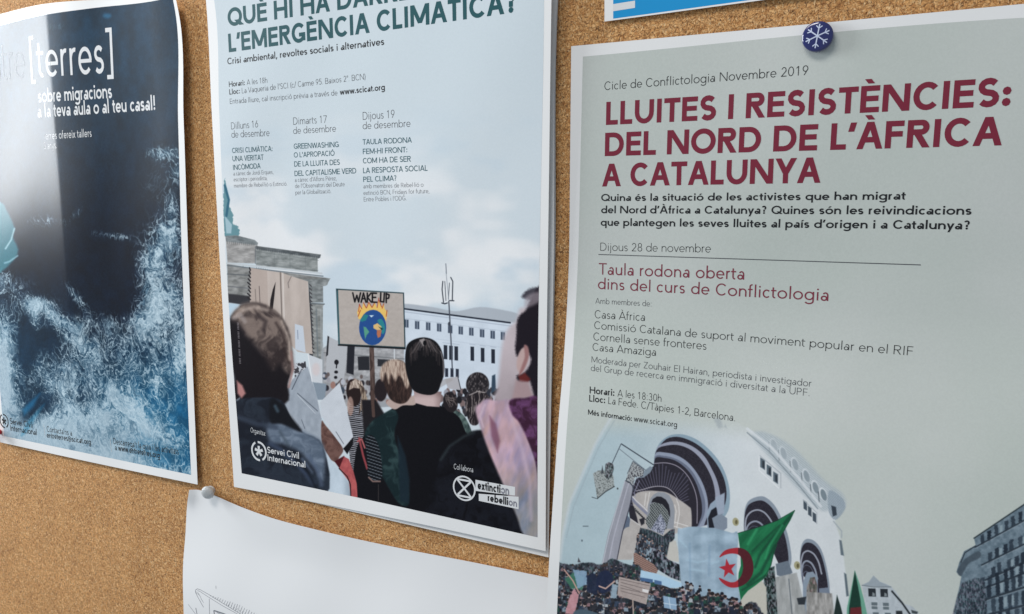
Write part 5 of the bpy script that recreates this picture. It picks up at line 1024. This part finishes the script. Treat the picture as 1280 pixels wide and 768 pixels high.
# ------------------------------------------------------------------ pins
def lathe(profile, n=40):
    V, Fs = [], []
    for r_, y_ in profile:
        for i in range(n):
            a = 2*math.pi*i/n; V.append((r_*math.cos(a), -y_, r_*math.sin(a)))
    for j in range(len(profile) - 1):
        for i in range(n):
            k = (i + 1) % n; Fs.append((j*n + i, j*n + k, (j+1)*n + k, (j+1)*n + i))
    return V, Fs
def lathe_obj(name, profile, mat, parent, n=40):
    V, Fs = lathe([(r_*MM, y_*MM) for r_, y_ in profile], n)
    V.append((0, -profile[-1][1]*MM, 0)); c_ = len(V) - 1; j = len(profile) - 1
    for i in range(n): Fs.append((j*n + i, j*n + (i+1) % n, c_))
    me = bpy.data.meshes.new(name); me.from_pydata(V, [], Fs); me.update(); me.polygons.foreach_set('use_smooth', [True]*len(me.polygons))
    o = bpy.data.objects.new(name, me); COL.objects.link(o); me.materials.append(mat)
    o.parent = parent
    return o
def flat_on(name, polys, yfun, mat, parent):
    V, Fs = [], []
    for k, pp in polys:
        s = len(V)
        P = np.array([list(v) for v in pp]); ar = np.sum(P[:,0]*np.roll(P[:,1],-1) - np.roll(P[:,0],-1)*P[:,1])
        if ar < 0: P = P[::-1]
        for x_, z_ in P: V.append((x_*MM, -(yfun(math.hypot(x_, z_)) + .06 + .008*k)*MM, z_*MM))
        Fs.append(tuple(range(s, s + len(P))))
    me = bpy.data.meshes.new(name); me.from_pydata(V, [], Fs); me.update(); o = bpy.data.objects.new(name, me); COL.objects.link(o); me.materials.append(mat); o.parent = parent
    return o
m_blue, nt, b = new_mat('dark_blue_enamel'); b.inputs['Base Color'].default_value = (.006, .011, .115, 1); b.inputs['Roughness'].default_value = .16; b.inputs['Coat Weight'].default_value = 1; b.inputs['Coat Roughness'].default_value = .05
m_snow = ink('pale_blue_white_enamel', (.60, .66, .82), .25)
m_steel, nt, b = new_mat('steel'); b.inputs['Metallic'].default_value = 1; b.inputs['Base Color'].default_value = (.6,.6,.6,1); b.inputs['Roughness'].default_value = .3
# round blue pin with a snowflake
X_, Z_ = board(1022.6, 47.6); h_ = float(lift_c(np.array(X_), np.array(Z_))); w_ = place(np.array(X_), np.array(Z_), h_)
bp_ = empty('pin', tuple(w_), 'round dark blue pin with a white snowflake, on the top margin of the right poster', 'pin')
dome = lambda r_: 4.4 + .75*(1 - (r_/7.9)**2)
lathe_obj('button', [(6.6,-.1),(7.3,.2),(7.8,.9),(8.05,2.2),(8.05,3.2),(7.9,3.9),(7.6,4.3),(7.0,dome(7.0)),(5.5,dome(5.5)),(3.5,dome(3.5)),(1.5,dome(1.5))], m_blue, bp_, 56)
sn = []
for i in range(6):
    a = math.radians(14 + 60*i + 8); d = np.array([math.cos(a), math.sin(a)]); sn += [(i % 3, pp) for _, pp in bar(d*.0, d*6.3, .62, .8)][:]
    for t, l_ in ((4.0, 2.1),):
        for s_ in (-1, 1):
            b2 = a + s_*math.radians(48); sn += [(3 + (s_ > 0), pp) for _, pp in bar(d*t, d*t + np.array([math.cos(b2), math.sin(b2)])*l_, .52, .8)]
flat_on('snowflake', sn, dome, m_snow, bp_)
lathe_obj('needle', [(.5, -3.5), (.5, 0.3)], m_steel, bp_, 10)
# frosted push pin
m_fr, nt, b = new_mat('frosted_plastic'); b.inputs['Base Color'].default_value = (.64,.67,.68,1); b.inputs['Roughness'].default_value = .3; b.inputs['Transmission Weight'].default_value = .25; b.inputs['Subsurface Weight'].default_value = .2; b.inputs['Subsurface Radius'].default_value = (.002,.002,.002)
tc, n_ = fine_bump(nt, b, 1500, .9, .0003)
X_, Z_ = board(264.5, 612.0); w_ = place(np.array(X_), np.array(Z_), 2.0)
fp = empty('pin', tuple(w_), 'frosted grey push pin at the top left corner of the plain white sheet', 'pin')
lathe_obj('pin_head', [(2.6,0),(3.8,.2),(4.0,.8),(3.4,1.5),(3.4,2.2),(4.4,3.0),(5.4,4.0),(5.9,5.2),(5.9,6.2),(5.3,7.4),(4.2,8.3),(2.6,8.9),(1.1,9.1)], m_fr, fp)
lathe_obj('needle', [(.5, -5), (.5, 0.3)], m_steel, fp, 10)
fp.rotation_euler = (math.radians(8), 0, math.radians(14))
# red pin at the left border
m_red, nt, b = new_mat('red_plastic'); b.inputs['Base Color'].default_value = (.45,.012,.018,1); b.inputs['Roughness'].default_value = .22
X_, Z_ = board(1, 540); w_ = place(np.array(X_), np.array(Z_), float(lift_a(np.array(X_), np.array(Z_))))
rp_ = empty('pin', tuple(w_), 'red round-headed pin at the bottom left corner of the sea poster', 'pin')
lathe_obj('pin_head', [(2.0,0),(2.8,.6),(2.6,2.2),(4.2,3.4),(5.6,5.0),(6.0,6.8),(5.6,8.6),(4.2,10.2),(2.2,11.0),(.8,11.2)], m_red, rp_)
lathe_obj('needle', [(.5, -5), (.5, 0.3)], m_steel, rp_, 10)
